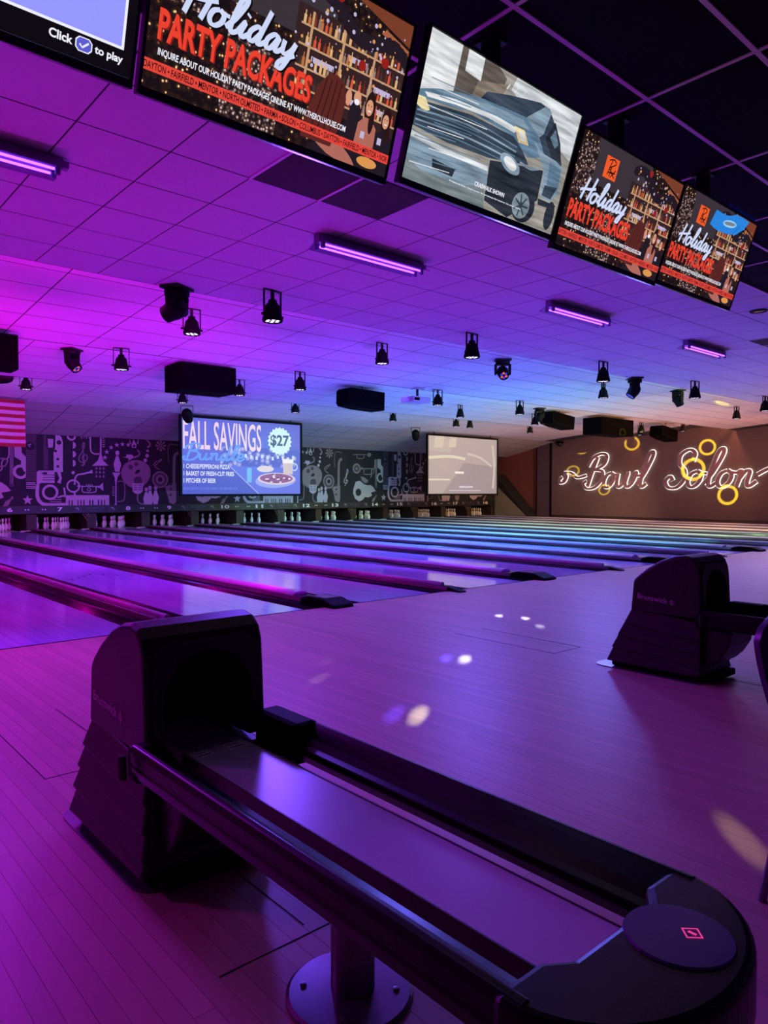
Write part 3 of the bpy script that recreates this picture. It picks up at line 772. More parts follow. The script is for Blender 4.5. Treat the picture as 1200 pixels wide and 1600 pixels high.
 ["P","K",[[4.4,1.22],[4.49,1.22],[4.49,1.2],[4.4,1.2]]],
 ["P","G",[[4.83,2.69],[5.0,2.73],[5.03,2.7],[5.0,2.66]]],
 ["P","G",[[4.83,2.69],[4.98,2.6],[4.97,2.56],[4.92,2.55]]],
 ["P","G",[[4.83,2.69],[4.87,2.53],[4.83,2.49],[4.79,2.52]]],
 ["P","G",[[4.83,2.69],[4.73,2.54],[4.69,2.55],[4.68,2.59]]],
 ["P","G",[[4.83,2.69],[4.66,2.64],[4.63,2.68],[4.66,2.72]]],
 ["P","G",[[4.83,2.69],[4.68,2.77],[4.69,2.82],[4.74,2.83]]],
 ["P","G",[[4.83,2.69],[4.79,2.85],[4.83,2.88],[4.87,2.85]]],
 ["P","G",[[4.83,2.69],[4.93,2.83],[4.98,2.83],[4.98,2.78]]],
 ["R","G",0.03,[[4.57,2.03],[4.64,2.14],[4.87,2.24],[4.71,2.1],[4.62,1.99],[4.78,1.9]]],
 ["P","W",[[4.64,1.37],[4.69,1.35],[4.7,1.3],[4.69,1.24],[4.68,1.2],[4.7,1.12],[4.74,1.01],[4.75,0.95],[4.72,0.84],[4.7,0.75],[4.57,0.75],[4.55,0.84],[4.53,0.95],[4.54,1.01],[4.58,1.12],[4.6,1.2],[4.6,1.24],[4.58,1.3],[4.6,1.35]]],
 ["P","K",[[4.6,1.23],[4.69,1.23],[4.69,1.21],[4.6,1.21]]],
 ["C","G",4.8,1.57,0.28],
 ["C","D",4.8,1.57,0.23],
 ["C","G",4.8,1.57,0.15],
 ["C","K",4.8,1.57,0.08],
 ["R","G",0.02,[[5.1,2.13],[5.11,2.71],[5.46,2.72]]],
 ["R","G",0.1,[[5.28,1.24],[5.29,2.05],[5.32,2.38],[5.46,2.48]]],
 ["P","G",[[4.96,1.33],[5.17,1.42],[5.36,1.42],[5.36,0.84],[5.28,0.74],[5.11,0.8],[5.05,1.06]]],
 ["C","D",5.17,1.42,0.05],
 ["C","D",5.17,1.26,0.05],
 ["C","D",5.16,1.06,0.05],
 ["R","W",0.03,[[5.66,1.76],[5.72,2.07],[5.76,1.95],[5.61,1.71],[5.55,1.57],[5.67,1.5],[5.75,1.62],[5.64,1.63]]],
 ["R","W",0.02,[[5.69,1.85],[5.64,1.45],[5.58,1.43]]],
 ["R","G",0.03,[[6.03,2.67],[6.73,2.69]]],
 ["R","G",0.03,[[6.22,2.66],[6.22,2.55],[6.31,2.52],[6.53,2.53],[6.61,2.59],[6.59,2.67]]],
 ["P","G",[[6.78,2.75],[6.91,2.78],[7.0,2.7],[6.91,2.6],[6.78,2.63]]],
 ["C","G",6.21,2.11,0.21],
 ["C","D",6.21,2.11,0.14],
 ["C","G",6.21,2.11,0.06],
 ["P","G",[[6.44,2.18],[6.66,2.12],[6.44,2.06]]],
 ["R","G",0.04,[[6.62,2.12],[6.59,1.94],[6.69,1.88],[7.03,1.9],[7.11,1.97],[7.11,2.11],[6.62,2.11]]],
 ["P","G",[[6.41,1.79],[6.59,1.77],[6.83,1.63],[6.78,1.53],[6.62,1.52],[6.47,1.65]]],
 ["P","W",[[6.04,1.29],[6.16,1.57],[6.37,1.62],[6.59,1.48],[6.78,1.43],[6.97,1.44],[7.11,1.34],[7.23,1.19],[6.97,1.14],[7.03,1.0],[6.84,0.93],[6.65,0.95],[6.53,0.83],[6.34,0.77],[6.13,0.88],[6.02,1.1]]],
 ["C","K",6.3,1.14,0.15]]
def mural_half(half):
    """print of one masking unit: half 0 or 1 of the repeating artwork, drawn from the unit's left edge"""
    u0 = half * 3.475
    pr = Print(lambda u, v, l: (u - u0, -0.012 - 0.0008 * l, v))
    for i, s in enumerate(MURAL):
        t = s[0]; m = TONE[s[1]]; lay = 1 + (i % 60) * 0.05 + (1.0 if s[1] == 'K' else 0)
        lay = 1 + i * 0.02
        cu = (sum(p[0] for p in s[-1]) / len(s[-1])) if t in 'PR' else s[2]
        if not (u0 <= cu < u0 + 3.475): continue
        if t == 'P': pr.poly(m, s[2], lay)
        elif t == 'R': pr.rib(m, s[3], s[2], lay, len(s[3]) > 2)
        elif t == 'C': pr.ell(m, s[2], s[3], s[4], layer=lay, seg=18)
        elif t == 'O': pr.ring(m, s[2], s[3], s[4], s[5], lay, 20)
        elif t == 'S': pr.star(m, s[2], s[3], s[4], lay)
    return pr
UNITS = [(5.4 + i * 3.475, i % 2) for i in range(-1, 7)]
_half = {}
for ui, (ux, h) in enumerate(UNITS):
    w = 3.475 if ui < 7 else 27.16 - ux
    a = 4 + 2 * ui                                       # the two lane numbers shown on the strip
    r = empty('masking_unit', (ux, YM, 0))
    MB().box(0.003, 0.0, 0.74, w - 0.003, 0.03, 2.87).build('mural_panel', M_MUR, r).location.y = -0.01
    if w > 3:
        if h not in _half:
            po = mural_half(h).build('mural_print', r); _half[h] = po.data
        else: link('mural_print', _half[h], r)
    else:
        pr = Print(lambda u, v, l: (u, -0.012 - 0.0008 * l, v))
        for s in MURAL:
            if s[0] == 'P' and all(p[0] < w for p in s[2]): pr.poly(TONE[s[1]], s[2])
        pr.build('mural_print', r)
    MB().prism([(-0.05, 0.52), (0.03, 0.50), (0.03, 0.75), (-0.03, 0.75)], 0.003, w - 0.003, 'x').build('number_strip', M_STRIPBAR, r)
    def PL(u, v, l): return (u, -0.052 - 0.001 * l + (v - 0.52) * 0.087, v)
    pr = Print(PL)
    for n_, xn in ((a, 0.23), (a + 1, 1.62)):
        if n_ > 18 or xn > w: continue
        wd = 0.075 if n_ < 10 else 0.16
        pn = Print(PL); pn.text(M_NUM, str(n_), xn - wd, 0.575, xn + wd, 0.70, 2, 0.03); pn.build('lane_number', r)
        if w < 3: continue
        for dx in ((0.42, 0.50) if n_ == a else (-0.50, -0.42)): pr.star(M_NUM, xn + dx, 0.635, 0.03, 2, 4, 0.5)
    if w > 3:
        pr.poly(M_CHEV, [(2.0, 0.54), (2.1, 0.72), (3.25, 0.72), (3.35, 0.54)], 1)
        pr.poly(M_STRIPBAR, [(2.26, 0.55), (2.32, 0.71), (3.02, 0.71), (3.08, 0.55)], 1.5)
        pr.text(M_LOGO, 'QUBICA', 2.36, 0.62, 2.98, 0.70, 2, 0.03); pr.text(M_LOGO, 'WORLDWIDE', 2.48, 0.565, 2.86, 0.60, 2, 0.02)
        for xb in (2.12, 3.2):
            pr.rib(M_NUM, [(xb - 0.05, 0.66), (xb + 0.01, 0.68), (xb + 0.05, 0.60)], 0.012, 2, False); pr.rib(M_LOGO, [(xb - 0.04, 0.60), (xb + 0.01, 0.68)], 0.012, 2, False)
    if pr.mb.v: pr.build('strip_lettering', r)['kind'] = 'stuff'
    tag(r, f'black and grey music mural masking over the lane numbers {WORDS[a]} and {WORDS[a + 1]}' if ui < 7 else 'short end masking panel above lane eighteen', 'masking unit', 'mural masking units along the pin end')

# ------------------------------------------------------------------ ball returns
M_HOOD = mat('hood_plastic', (40, 24, 34), 0.38, vary=0.12)
M_PLATE = mat('bronze_front', (58, 50, 44), 0.34, 0.25, vary=0.1)
M_LOUV = mat('louver_plastic', (44, 26, 36), 0.42, vary=0.12)
M_RAIL = mat('black_rail', (18, 11, 19), 0.28, vary=0.12, spec=0.3)
M_TABLE = mat('rack_table_laminate', (210, 200, 216), 0.30, vary=0.05)
M_POST = mat('grey_steel_post', (128, 120, 132), 0.3, 0.7)
M_STEEL = mat('floor_plate_steel', (130, 128, 136), 0.3, 0.7)
M_LABEL = mat('pale_notice', (240, 240, 250), 0.5)
M_INK = mat('notice_ink', (40, 40, 80), 0.6)
M_LETTER = mat('raised_lettering', (206, 160, 196), 0.35)
M_DISC = mat('dryer_disc', (70, 40, 110), 0.25)
M_PINK = emit('pink_symbol', (235, 60, 150), 0.9)

def ball_return(xc, label):
    r = empty('ball_return', (xc, 2.02, 0))
    # upper shell with the arched ball opening cut through its front
    prof = [(0.0, 0.395), (0.008, 0.55), (0.018, 0.70), (0.035, 0.745), (0.07, 0.772), (0.12, 0.782), (0.19, 0.772), (0.28, 0.738), (0.37, 0.682), (0.43, 0.632), (0.455, 0.605), (0.462, 0.585), (0.478, 0.395)]
    sh = MB().prism(prof, -0.203, 0.203, 'x').build('shell', M_HOOD, r, bevel=0.018, bseg=3)
    arch = [(-0.148, 0.36), (0.148, 0.36), (0.148, 0.545)] + [(0.148 * math.cos(t), 0.545 + 0.145 * math.sin(t)) for t in [PI * k / 14 for k in range(1, 14)]] + [(-0.148, 0.545)]
    cut = MB().prism(arch, -0.1, 0.30, 'y').build('cutter', M_BLACK)
    cut.location = (xc, 2.02, 0)
    bo = sh.modifiers.new('arch', 'BOOLEAN'); bo.object = cut; bo.operation = 'DIFFERENCE'; bo.solver = 'EXACT'
    bpy.context.view_layer.update()
    dg = bpy.context.evaluated_depsgraph_get()
    me = bpy.data.meshes.new_from_object(sh.evaluated_get(dg)); sh.modifiers.clear(); sh.data = me
    bpy.data.objects.remove(cut)
    # front plate: rim around the arch
    outer = [(-0.182, 0.42), (-0.182, 0.655), (-0.172, 0.70), (-0.14, 0.728), (0.14, 0.728), (0.172, 0.70), (0.182, 0.655), (0.182, 0.42)]
    inner = [(-0.150, 0.42), (-0.150, 0.545)] + [(0.150 * math.cos(t), 0.545 + 0.147 * math.sin(t)) for t in [PI - PI * k / 14 for k in range(1, 14)]] + [(0.150, 0.545), (0.150, 0.42)]
    bm = bmesh.new()
    def yf(z): return -0.004 + (z - 0.395) / 0.305 * 0.018
    ring = [(x, z) for x, z in outer] + [(x, z) for x, z in inner[::-1]]
    from mathutils.geometry import tessellate_polygon
    tris = tessellate_polygon([[Vector((x, z, 0)) for x, z in ring]])
    pl = MB(); n = len(ring)
    vs = [(x, yf(z) - 0.003, z) for x, z in ring] + [(x, yf(z) + 0.006, z) for x, z in ring]
    pl.add(vs, [tuple(t) for t in tris] + [tuple(i + n for i in t[::-1]) for t in tris] + [(i, (i + 1) % n, n + (i + 1) % n, n + i) for i in range(n)])
    po = pl.build('front_plate', M_PLATE, r)
    bm.free()
    # stepped lower body
    zt, zb, yb, w = [0.42, 0.335, 0.25, 0.165], [0.31, 0.225, 0.14, 0.05], [0.505, 0.55, 0.59, 0.625], [0.204, 0.207, 0.210, 0.213]
    for i in range(4):
        sl = 0.05
        a = w[i] - 0.012; b = w[i] + 0.012
        v = [(-a, 0.012, zt[i] - sl), (a, 0.012, zt[i] - sl), (a, yb[i] - 0.035, zt[i]), (-a, yb[i] - 0.035, zt[i]),
             (-b, 0.0, zb[i] - sl), (b, 0.0, zb[i] - sl), (b, yb[i] + 0.014, zb[i]), (-b, yb[i] + 0.014, zb[i])]
        if i == 3:
            for j in (4, 5, 6, 7): v[j] = (v[j][0], v[j][1], 0.045)
        MB().add(v, [(0, 1, 2, 3), (7, 6, 5, 4), (0, 4, 5, 1), (1, 5, 6, 2), (2, 6, 7, 3), (3, 7, 4, 0)]).build('louver_panel', M_LOUV, r, bevel=0.008)
    MB().box(-0.198, 0.012, 0.006, 0.198, 0.62, 0.06).build('kick_base', M_BLACK, r, bevel=0.02)
    pts = []
    for cx, cy, a0 in ((0.17, 0.66, 0), (-0.17, 0.66, 90), (-0.17, 0.08, 180), (0.17, 0.08, 270)):
        for k in range(7):
            t = math.radians(a0 + k * 15); pts.append((cx + 0.06 * math.cos(t), cy + 0.08 * math.sin(t)))
    MB().prism(pts, 0.0005, 0.006, 'z').build('floor_plate', M_STEEL, r)
    ch = [(0.0, 0.10), (-0.05, 0.125), (-0.10, 0.175), (-0.145, 0.25), (-0.165, 0.345), (0.0, 0.345)]
    MB().prism(ch, -0.165, 0.165, 'x').build('ball_chute', M_HOOD, r, bevel=0.012)
    MB().box(-0.17, -0.05, 0.012, 0.17, 0.0, 0.055).build('chute_foot', M_BLACK, r, bevel=0.01)
    # maker's name on the near side of the shell
    pr = Print(lambda u, v, l: (-0.2036 - 0.0012 * l, 0.425 - u, v - 0.02 * u / 0.25))
    pr.text(M_LETTER, 'Brunswick', 0.0, 0.485, 0.205, 0.52, 1, 0.012)
    pr.ring(M_LETTER, 0.232, 0.5, 0.018, 0.003, 1, 4); pr.text(M_LETTER, 'B', 0.223, 0.488, 0.241, 0.513, 1, 0.01)
    pr.build('maker_name', r)
    # rack: centre table, two rails, rounded end
    y1 = -1.385
    tb = MB().prism([(-0.10, 0.28), (0.10, 0.28), (0.10, y1 + 0.02), (0.07, y1), (-0.07, y1), (-0.10, y1 + 0.02)], 0.356, 0.400, 'z').build('rack_table', M_TABLE, r)
    MB().box(-0.104, y1 + 0.02, 0.352, -0.100, -0.02, 0.402).build('table_edge', M_HOOD, tb)
    MB().box(0.100, y1 + 0.02, 0.352, 0.104, -0.02, 0.402).build('table_edge', M_HOOD, tb)
    sec = [(0.163, 0.416), (0.185, 0.420), (0.208, 0.433), (0.232, 0.456), (0.245, 0.466), (0.258, 0.463), (0.264, 0.445), (0.263, 0.42), (0.258, 0.412), (0.262, 0.40), (0.252, 0.370), (0.235, 0.355), (0.19, 0.362), (0.163, 0.398)]
    for sgn in (-1, 1):
        MB().sweep(sec, [(0, y, sgn, 0) for y in (-0.03, -0.25, y1 - 0.02)]).build('rail', M_RAIL, r, bevel=0.003)
        MB().box(*( (0.165, -0.22, 0.345, 0.262, 0.02, 0.472) if sgn > 0 else (-0.258, -0.06, 0.350, -0.170, 0.02, 0.455))).build('rail_bracket', M_BLACK, r, bevel=0.02)
    MB().tube([(-0.287, -0.035, 0.375), (-0.287, -0.03, 0.44)], 0.012, 8).build('rail_clip', M_PLATE, r)
    # rounded end cap
    out = []; c0 = y1 + 0.01
    for k in range(25):
        t = PI + PI * k / 24; out.append((0.272 * math.cos(t), c0 + 0.215 * math.sin(t)))
    out += [(0.272, c0 + 0.02), (0.160, c0 + 0.02), (0.115, c0 - 0.012), (-0.115, c0 - 0.012), (-0.160, c0 + 0.02), (-0.272, c0 + 0.02)]
    MB().prism(out, 0.350, 0.462, 'z').build('rounded_end', M_RAIL, r, bevel=0.016, bseg=3)
    dz = MB().lathe([(0.0, 0.458), (0.088, 0.458), (0.084, 0.466), (0.0, 0.467)], (0.06, c0 - 0.095, 0), 24).build('dryer_disc', M_DISC, r)
    pr = Print(lambda u, v, l: (0.075 + u, c0 - 0.11 + v, 0.4675 + 0.0004 * l))
    pr.ring(M_PINK, 0, 0, 0.017, 0.004, 1, 4); pr.rect(M_PINK, -0.003, -0.007, 0.003, 0.007, 1)
    pr.build('pink_symbol', r)
    # support post
    MB().lathe([(0.0, 0.012), (0.052, 0.012), (0.052, 0.36), (0.0, 0.36)], (-0.005, -0.71, 0), 20).build('support_post', M_POST, r, smooth=True)
    MB().lathe([(0.0, 0.001), (0.150, 0.001), (0.150, 0.006), (0.142, 0.011), (0.06, 0.013), (0.0, 0.013)], (-0.015, -0.71, 0), 36).build('post_base', M_POST, r)
    bt_ = MB()
    for k in range(4):
        t = PI / 4 + k * PI / 2; bt_ = MB().lathe([(0.0, 0.011), (0.008, 0.011), (0.007, 0.017), (0.0, 0.018)], (-0.015 + 0.11 * math.cos(t), -0.71 + 0.11 * math.sin(t), 0), 8); bt_.build('bolt', M_STEEL, r)
    # notices stuck on the table by the opening
    pr = Print(lambda u, v, l: (u, v, 0.4004 + 0.0003 * l))
    for (a, b, c, d, k) in ((-0.088, -0.095, -0.032, 0.02, 5), (0.02, -0.095, 0.085, 0.02, 4), (-0.02, -0.02, 0.01, 0.02, 1)):
        pr.rect(M_LABEL, a, b, c, d, 1)
        for j in range(k):
            yy = b + (d - b) * (j + 0.8) / (k + 0.6); pr.rect(M_INK, a + 0.006, yy - 0.003, c - 0.006 - 0.008 * (j % 2), yy + 0.003, 2)
    pr.build('notice', tb)
    tag(r, label, 'ball return', 'ball returns')
    return r
ball_return(1.055, 'near black ball return with stepped hood and long rack toward the camera')
ball_return(4.545, 'farther black ball return with arched hood standing right on the approach')

# dark hatch outlines in the approach floor at each return
for i, xc in enumerate((1.055, 4.545)):
    m = MB()
    for (x0, y0, x1, y1) in ((-0.17, 1.12, -0.1665, 2.10), (-0.17, 1.12, 0.17, 1.1235), (0.1665, 1.12, 0.17, 2.10)): m.box(xc + x0, 2.0 + y0, -0.003, xc + x1, 2.0 + y1, 0.0012)
    for (x0, y0, x1, y1) in ((-0.22, -0.4415, 0.14, -0.438), (0.055, -0.4, 0.058, -0.02)): m.box(xc + x0, 2.0 + y0, -0.003, xc + x1, 2.0 + y1, 0.0012)
    struct(m.build(f'trim_{5 + i}', M_BLACK))

# ------------------------------------------------------------------ television row
M_BEZEL = mat('glossy_black_bezel', (14, 13, 16), 0.25, vary=0.1)
K = 0.9
def E(n, rgb, s=1.0): return emit('screen_' + n, rgb, s)
E_RED = E('red', (236, 66, 46)); E_RED2 = E('red_shade', (150, 30, 24)); E_WHITE = E('white', (238, 238, 250)); E_SCRIPT = E('script_white', (205, 215, 246)); E_BLK = E('black', (12, 10, 12))
E_BAND = E('band', (228, 70, 58)); E_ORANGE = E('orange', (240, 92, 40)); E_SKIN = E('skin', (214, 150, 120)); E_HAIR = E('hair', (40, 22, 20)); E_HAIR2 = E('auburn', (92, 38, 32)); E_KNIT = E('knit', (176, 106, 92)); E_DARKC = E('dark_coat', (34, 26, 34))
E_WOOD = E('wood', (120, 62, 40)); E_SHELF = E('shelf', (196, 152, 116)); E_GREY = E('backdrop_grey', (58, 50, 56)); E_PALE = E('pale_lilac', (190, 180, 214)); E_GLOW = E('warm_glow', (220, 150, 80))
def pattern_emit(name, kind):
    m, nt, p, L = _new(name); N = nt.nodes.new
    tc = N('ShaderNodeTexCoord'); p.inputs['Base Color'].default_value = (0.01, 0.01, 0.01, 1); p.inputs['Emission Strength'].default_value = 1.0
    vo = N('ShaderNodeTexVoronoi'); L.new(tc.outputs['Object'], vo.inputs['Vector'])
    cr = N('ShaderNodeValToRGB'); e = cr.color_ramp.elements
    if kind == 'bokeh':
        vo.inputs['Scale'].default_value = 42; cr.color_ramp.interpolation = 'CONSTANT'
        e[0].color = (*lin((250, 214, 160)), 1); e[1].position = 0.16; e[1].color = (*lin((120, 74, 40)), 1)
        q = e.new(0.24); q.color = (*lin((40, 26, 22)), 1); q = e.new(0.55); q.color = (*lin((24, 16, 18)), 1)
        L.new(vo.outputs['Distance'], cr.inputs[0]); L.new(cr.outputs[0], p.inputs['Emission Color'])
    elif kind == 'garland':
        vo.inputs['Scale'].default_value = 70; cr.color_ramp.interpolation = 'CONSTANT'
        e[0].color = (*lin((235, 205, 190)), 1); e[1].position = 0.22; e[1].color = (*lin((120, 96, 92)), 1)
        q = e.new(0.4); q.color = (*lin((66, 46, 44)), 1); q = e.new(0.6); q.color = (*lin((30, 22, 24)), 1)
        L.new(vo.outputs['Distance'], cr.inputs[0]); L.new(cr.outputs[0], p.inputs['Emission Color'])
    elif kind == 'bottles':
        br = N('ShaderNodeTexBrick'); br.inputs['Scale'].default_value = 26; br.offset = 0.0; br.inputs['Brick Width'].default_value = 0.32; br.inputs['Row Height'].default_value = 1.6
        br.inputs['Mortar Size'].default_value = 0.05; br.inputs['Color1'].default_value = (*lin((190, 110, 60)), 1); br.inputs['Color2'].default_value = (*lin((70, 34, 30)), 1); br.inputs['Mortar'].default_value = (*lin((196, 168, 160)), 1)
        mp = N('ShaderNodeMapping'); mp.inputs['Rotation'].default_value = (PI / 2, 0, 0); L.new(tc.outputs['Object'], mp.inputs[0]); L.new(mp.outputs[0], br.inputs['Vector'])
        L.new(br.outputs['Color'], p.inputs['Emission Color'])
    elif kind == 'lanes':
        vo.inputs['Scale'].default_value = 5; e[0].color = (*lin((196, 196, 240)), 1); e[1].position = 0.5; e[1].color = (*lin((86, 96, 200)), 1); e[0].position = 0.06
        L.new(vo.outputs['Distance'], cr.inputs[0]); L.new(cr.outputs[0], p.inputs['Emission Color'])
    m.cycles.emission_sampling = 'NONE'; return m
E_BOKEH = pattern_emit('screen_bokeh', 'bokeh'); E_GARL = pattern_emit('screen_garland', 'garland'); E_BOTT = pattern_emit('screen_bottles', 'bottles')
E_DIM = E('bar_dim', (52, 34, 34)); E_WOOD2 = E('wood_light', (168, 96, 62)); E_BOTTLE = [E('bottle%d' % i, c) for i, c in enumerate(((190, 110, 60), (120, 52, 36), (222, 176, 120), (96, 40, 34), (150, 120, 110), (210, 84, 60), (70, 52, 44)))]
def ES(n, rgb):
    """screen colour with the soft streaks of a blurred moving picture"""
    key = 'streak_' + n
    if key in MATS: return MATS[key]
    m, nt, p, L = _new(key); N = nt.nodes.new; c = lin(rgb)
    tc = N('ShaderNodeTexCoord'); mp = N('ShaderNodeMapping'); mp.inputs['Scale'].default_value = (2.5, 1, 26); mp.inputs['Rotation'].default_value = (0, 0.12, 0)
    nz = N('ShaderNodeTexNoise'); nz.inputs['Scale'].default_value = 1.6; nz.inputs['Detail'].default_value = 4
    L.new(tc.outputs['Object'], mp.inputs[0]); L.new(mp.outputs[0], nz.inputs['Vector'])
    cr = N('ShaderNodeValToRGB'); e = cr.color_ramp.elements; e[0].position = 0.3; e[1].position = 0.7
    e[0].color = (*[v * 0.55 for v in c], 1); e[1].color = (*[min(1, v * 1.5 + 0.02) for v in c], 1)
    L.new(nz.outputs['Fac'], cr.inputs[0]); L.new(cr.outputs[0], p.inputs['Emission Color']); p.inputs['Emission Strength'].default_value = 1.0; p.inputs['Base Color'].default_value = (0.01, 0.01, 0.01, 1)
    m.cycles.emission_sampling = 'NONE'; MATS[key] = m; return m
def woman(pr, x, y, s, hair, coat, W, H):
    pr.ell(hair, x, y + 0.02 * s, 0.05 * s, 0.11 * s, 4.0); pr.poly(coat, [(x - 0.10 * s, y - 0.30 * s), (x - 0.085 * s, y - 0.10 * s), (x - 0.03 * s, y - 0.05 * s), (x + 0.03 * s, y - 0.05 * s), (x + 0.085 * s, y - 0.10 * s), (x + 0.10 * s, y - 0.30 * s)], 4.2)
    pr.ell(hair, x + 0.03 * s, y - 0.06 * s, 0.025 * s, 0.09 * s, 4.3)
    pr.ell(E_SKIN, x - 0.005 * s, y + 0.02 * s, 0.034 * s, 0.055 * s, 4.4); pr.rect(E_WHITE, x - 0.016 * s, y - 0.006 * s, x + 0.01 * s, y + 0.002 * s, 4.6)
    pr.ell(E_HAIR, x - 0.018 * s, y + 0.035 * s, 0.006 * s, 0.004 * s, 4.6, 8); pr.ell(E_HAIR, x + 0.010 * s, y + 0.035 * s, 0.006 * s, 0.004 * s, 4.6, 8)
def holiday(pr, W, H):
    X = lambda u: u * W; Y = lambda v: v * H
    def rect(m, a, b, c, d, l=1): pr.rect(m, X(a), Y(b), X(c), Y(d), l)
    rect(E_BOKEH, 0, 0, 1, 1, 1); rect(E_GREY, 0.14, 0.62, 0.66, 1.0, 1.2); rect(E_DIM, 0.50, 0.26, 1.0, 0.80, 1.25)
    rect(E_GARL, 0.26, 0.0, 0.48, 0.5, 1.3); rect(E_GARL, 0.02, 0.48, 0.16, 0.92, 1.3)
    rnd = random.Random(3)
    # bar shelves with bottles
    for s, v in enumerate((0.34, 0.46, 0.585, 0.70)):
        rect(E_SHELF, 0.52, v - 0.012, 1.0, v, 1.6)
        for i in range(26):
            u = 0.53 + i * 0.018 + rnd.uniform(-0.004, 0.004); h = rnd.uniform(0.05, 0.085); m = E_BOTTLE[rnd.randrange(len(E_BOTTLE))]
            rect(m, u, v, u + 0.011, v + h * 0.65, 1.7 + i * 0.004); rect(m, u + 0.0035, v + h * 0.65, u + 0.0075, v + h, 1.7 + i * 0.004)
    for u in (0.56, 0.70, 0.845): rect(E_SHELF, u, 0.30, u + 0.010, 0.78, 2.0)
    for u, v, w_ in ((0.58, 0.50, 0.10), (0.73, 0.36, 0.09), (0.73, 0.61, 0.09), (0.87, 0.37, 0.10), (0.87, 0.50, 0.08)): rect(E_PALE, u, v, u + w_, v + 0.035, 1.5)
    pr.poly(E_WOOD, [(X(0.70), Y(1.0)), (X(1.0), Y(0.86)), (X(1.0), Y(1.0))], 2.1); pr.poly(E_WOOD2, [(X(0.86), Y(0.86)), (X(1.0), Y(0.80)), (X(1.0), Y(0.84)), (X(0.88), Y(0.895))], 2.2)
    for i in range(34):                                                      # dark garland along the top
        t = i / 33; pr.ell(E_DARKC, X(0.52 + 0.48 * t), Y(0.90 - 0.16 * t + 0.05 * math.sin(9 * t)), W * 0.03, H * 0.045, 2.3 + i * 0.002, 7, rnd.random() * 3)
    for _ in range(60): pr.ell(E_PALE if _ % 3 else E_GLOW, X(rnd.uniform(0.5, 0.99)), Y(rnd.uniform(0.45, 0.97)), W * rnd.uniform(0.002, 0.008), None, 2.5 + _ * 0.002, 8)
    for u, v in ((0.66, 0.94), (0.90, 0.70), (0.80, 0.62)): pr.ell(E_RED2, X(u), Y(v), W * 0.018, None, 2.7, 10)
    # guests at the bar
    pr.poly(E_DARKC, [(X(0.62), 0), (X(0.66), Y(0.10)), (X(0.78), Y(0.26)), (X(1.0), Y(0.24)), (X(1.0), 0)], 3.6); pr.ell(E_GLOW, X(0.90), Y(0.05), X(0.05), Y(0.035), 3.7); pr.ell(E_KNIT, X(0.72), Y(0.07), X(0.13), Y(0.06), 3.8, rot=-0.35)
    pr.poly(E_HAIR2, [(X(0.585), Y(0.06)), (X(0.60), Y(0.24)), (X(0.63), Y(0.40)), (X(0.66), Y(0.475)), (X(0.70), Y(0.50)), (X(0.74), Y(0.47)), (X(0.755), Y(0.38)), (X(0.75), Y(0.22)), (X(0.72), Y(0.06))], 4.0)
    for k in range(4): pr.rib(E_HAIR, [(X(0.66 + 0.022 * k), Y(0.46)), (X(0.645 + 0.024 * k), Y(0.30)), (X(0.62 + 0.028 * k), Y(0.10))], W * 0.004, 4.1)
    pr.ell(E_SKIN, X(0.765), Y(0.40), X(0.014), Y(0.05), 3.9); pr.ell(E_DARKC, X(0.805), Y(0.30), X(0.03), Y(0.10), 3.9); pr.ell(E_SKIN, X(0.805), Y(0.42), X(0.017), Y(0.045), 3.95); pr.ell(E_WHITE, X(0.805), Y(0.395), X(0.012), Y(0.018), 3.97)
    woman(pr, X(0.87), Y(0.375), H * 0.95, E_HAIR, E_KNIT, W, H); woman(pr, X(0.957), Y(0.335), H * 0.85, E_HAIR, E_DARKC, W, H)
    for u in (0.845, 0.93): rect(E_PALE, u, 0.19, u + 0.02, 0.235, 5.0)
    # lettering
    rect(E_ORANGE, 0.235, 0.71, 0.35, 0.90, 5)
    for st in ([(0.262, 0.865), (0.30, 0.885), (0.325, 0.855), (0.275, 0.805)], [(0.29, 0.875), (0.268, 0.74)], [(0.275, 0.805), (0.335, 0.735)], [(0.295, 0.82), (0.288, 0.73)], [(0.335, 0.805), (0.30, 0.73)], [(0.27, 0.765), (0.335, 0.775)]): pr.rib(E_BLK, [(X(a), Y(b)) for a, b in st], W * 0.006, 5.4, len(st) > 2)
    pr.text(E_RED2, 'PARTY PACKAGES', X(0.038), Y(0.255), X(0.605), Y(0.42), 5.2, 0.03)
    pr.text(E_RED, 'PARTY PACKAGES', X(0.033), Y(0.26), X(0.60), Y(0.425), 5.8, 0.03)
    pr.text(E_WHITE, 'INQUIRE ABOUT OUR HOLIDAY PARTY PACKAGES ONLINE AT WWW.THEROLLHOUSE.COM', X(0.04), Y(0.178), X(0.775), Y(0.222), 6.0, 0.022)
    rect(E_BAND, 0.0, 0.088, 1.0, 0.15, 6.0)
    pr.text(E_BLK, 'DAYTON \u2022 FAIRFIELD \u2022 MENTOR \u2022 NORTH OLMSTED \u2022 PARMA \u2022 SOLON \u2022 COLUMBUS \u2022 DAYTON \u2022 FAIRFIELD \u2022 MENTOR \u2022 NOR', X(0.0), Y(0.10), X(0.995), Y(0.138), 6.6, 0.012)
    pr.script(E_BLK, 'Holiday', X(0.105), Y(0.444), H * 0.20, W * 0.021, 6.3, xs=1.12, slant=0.30, dv=0.006 * H)
    pr.script(E_SCRIPT, 'Holiday', X(0.10), Y(0.45), H * 0.20, W * 0.0175, 6.8, xs=1.12, slant=0.30, dv=0.006 * H)
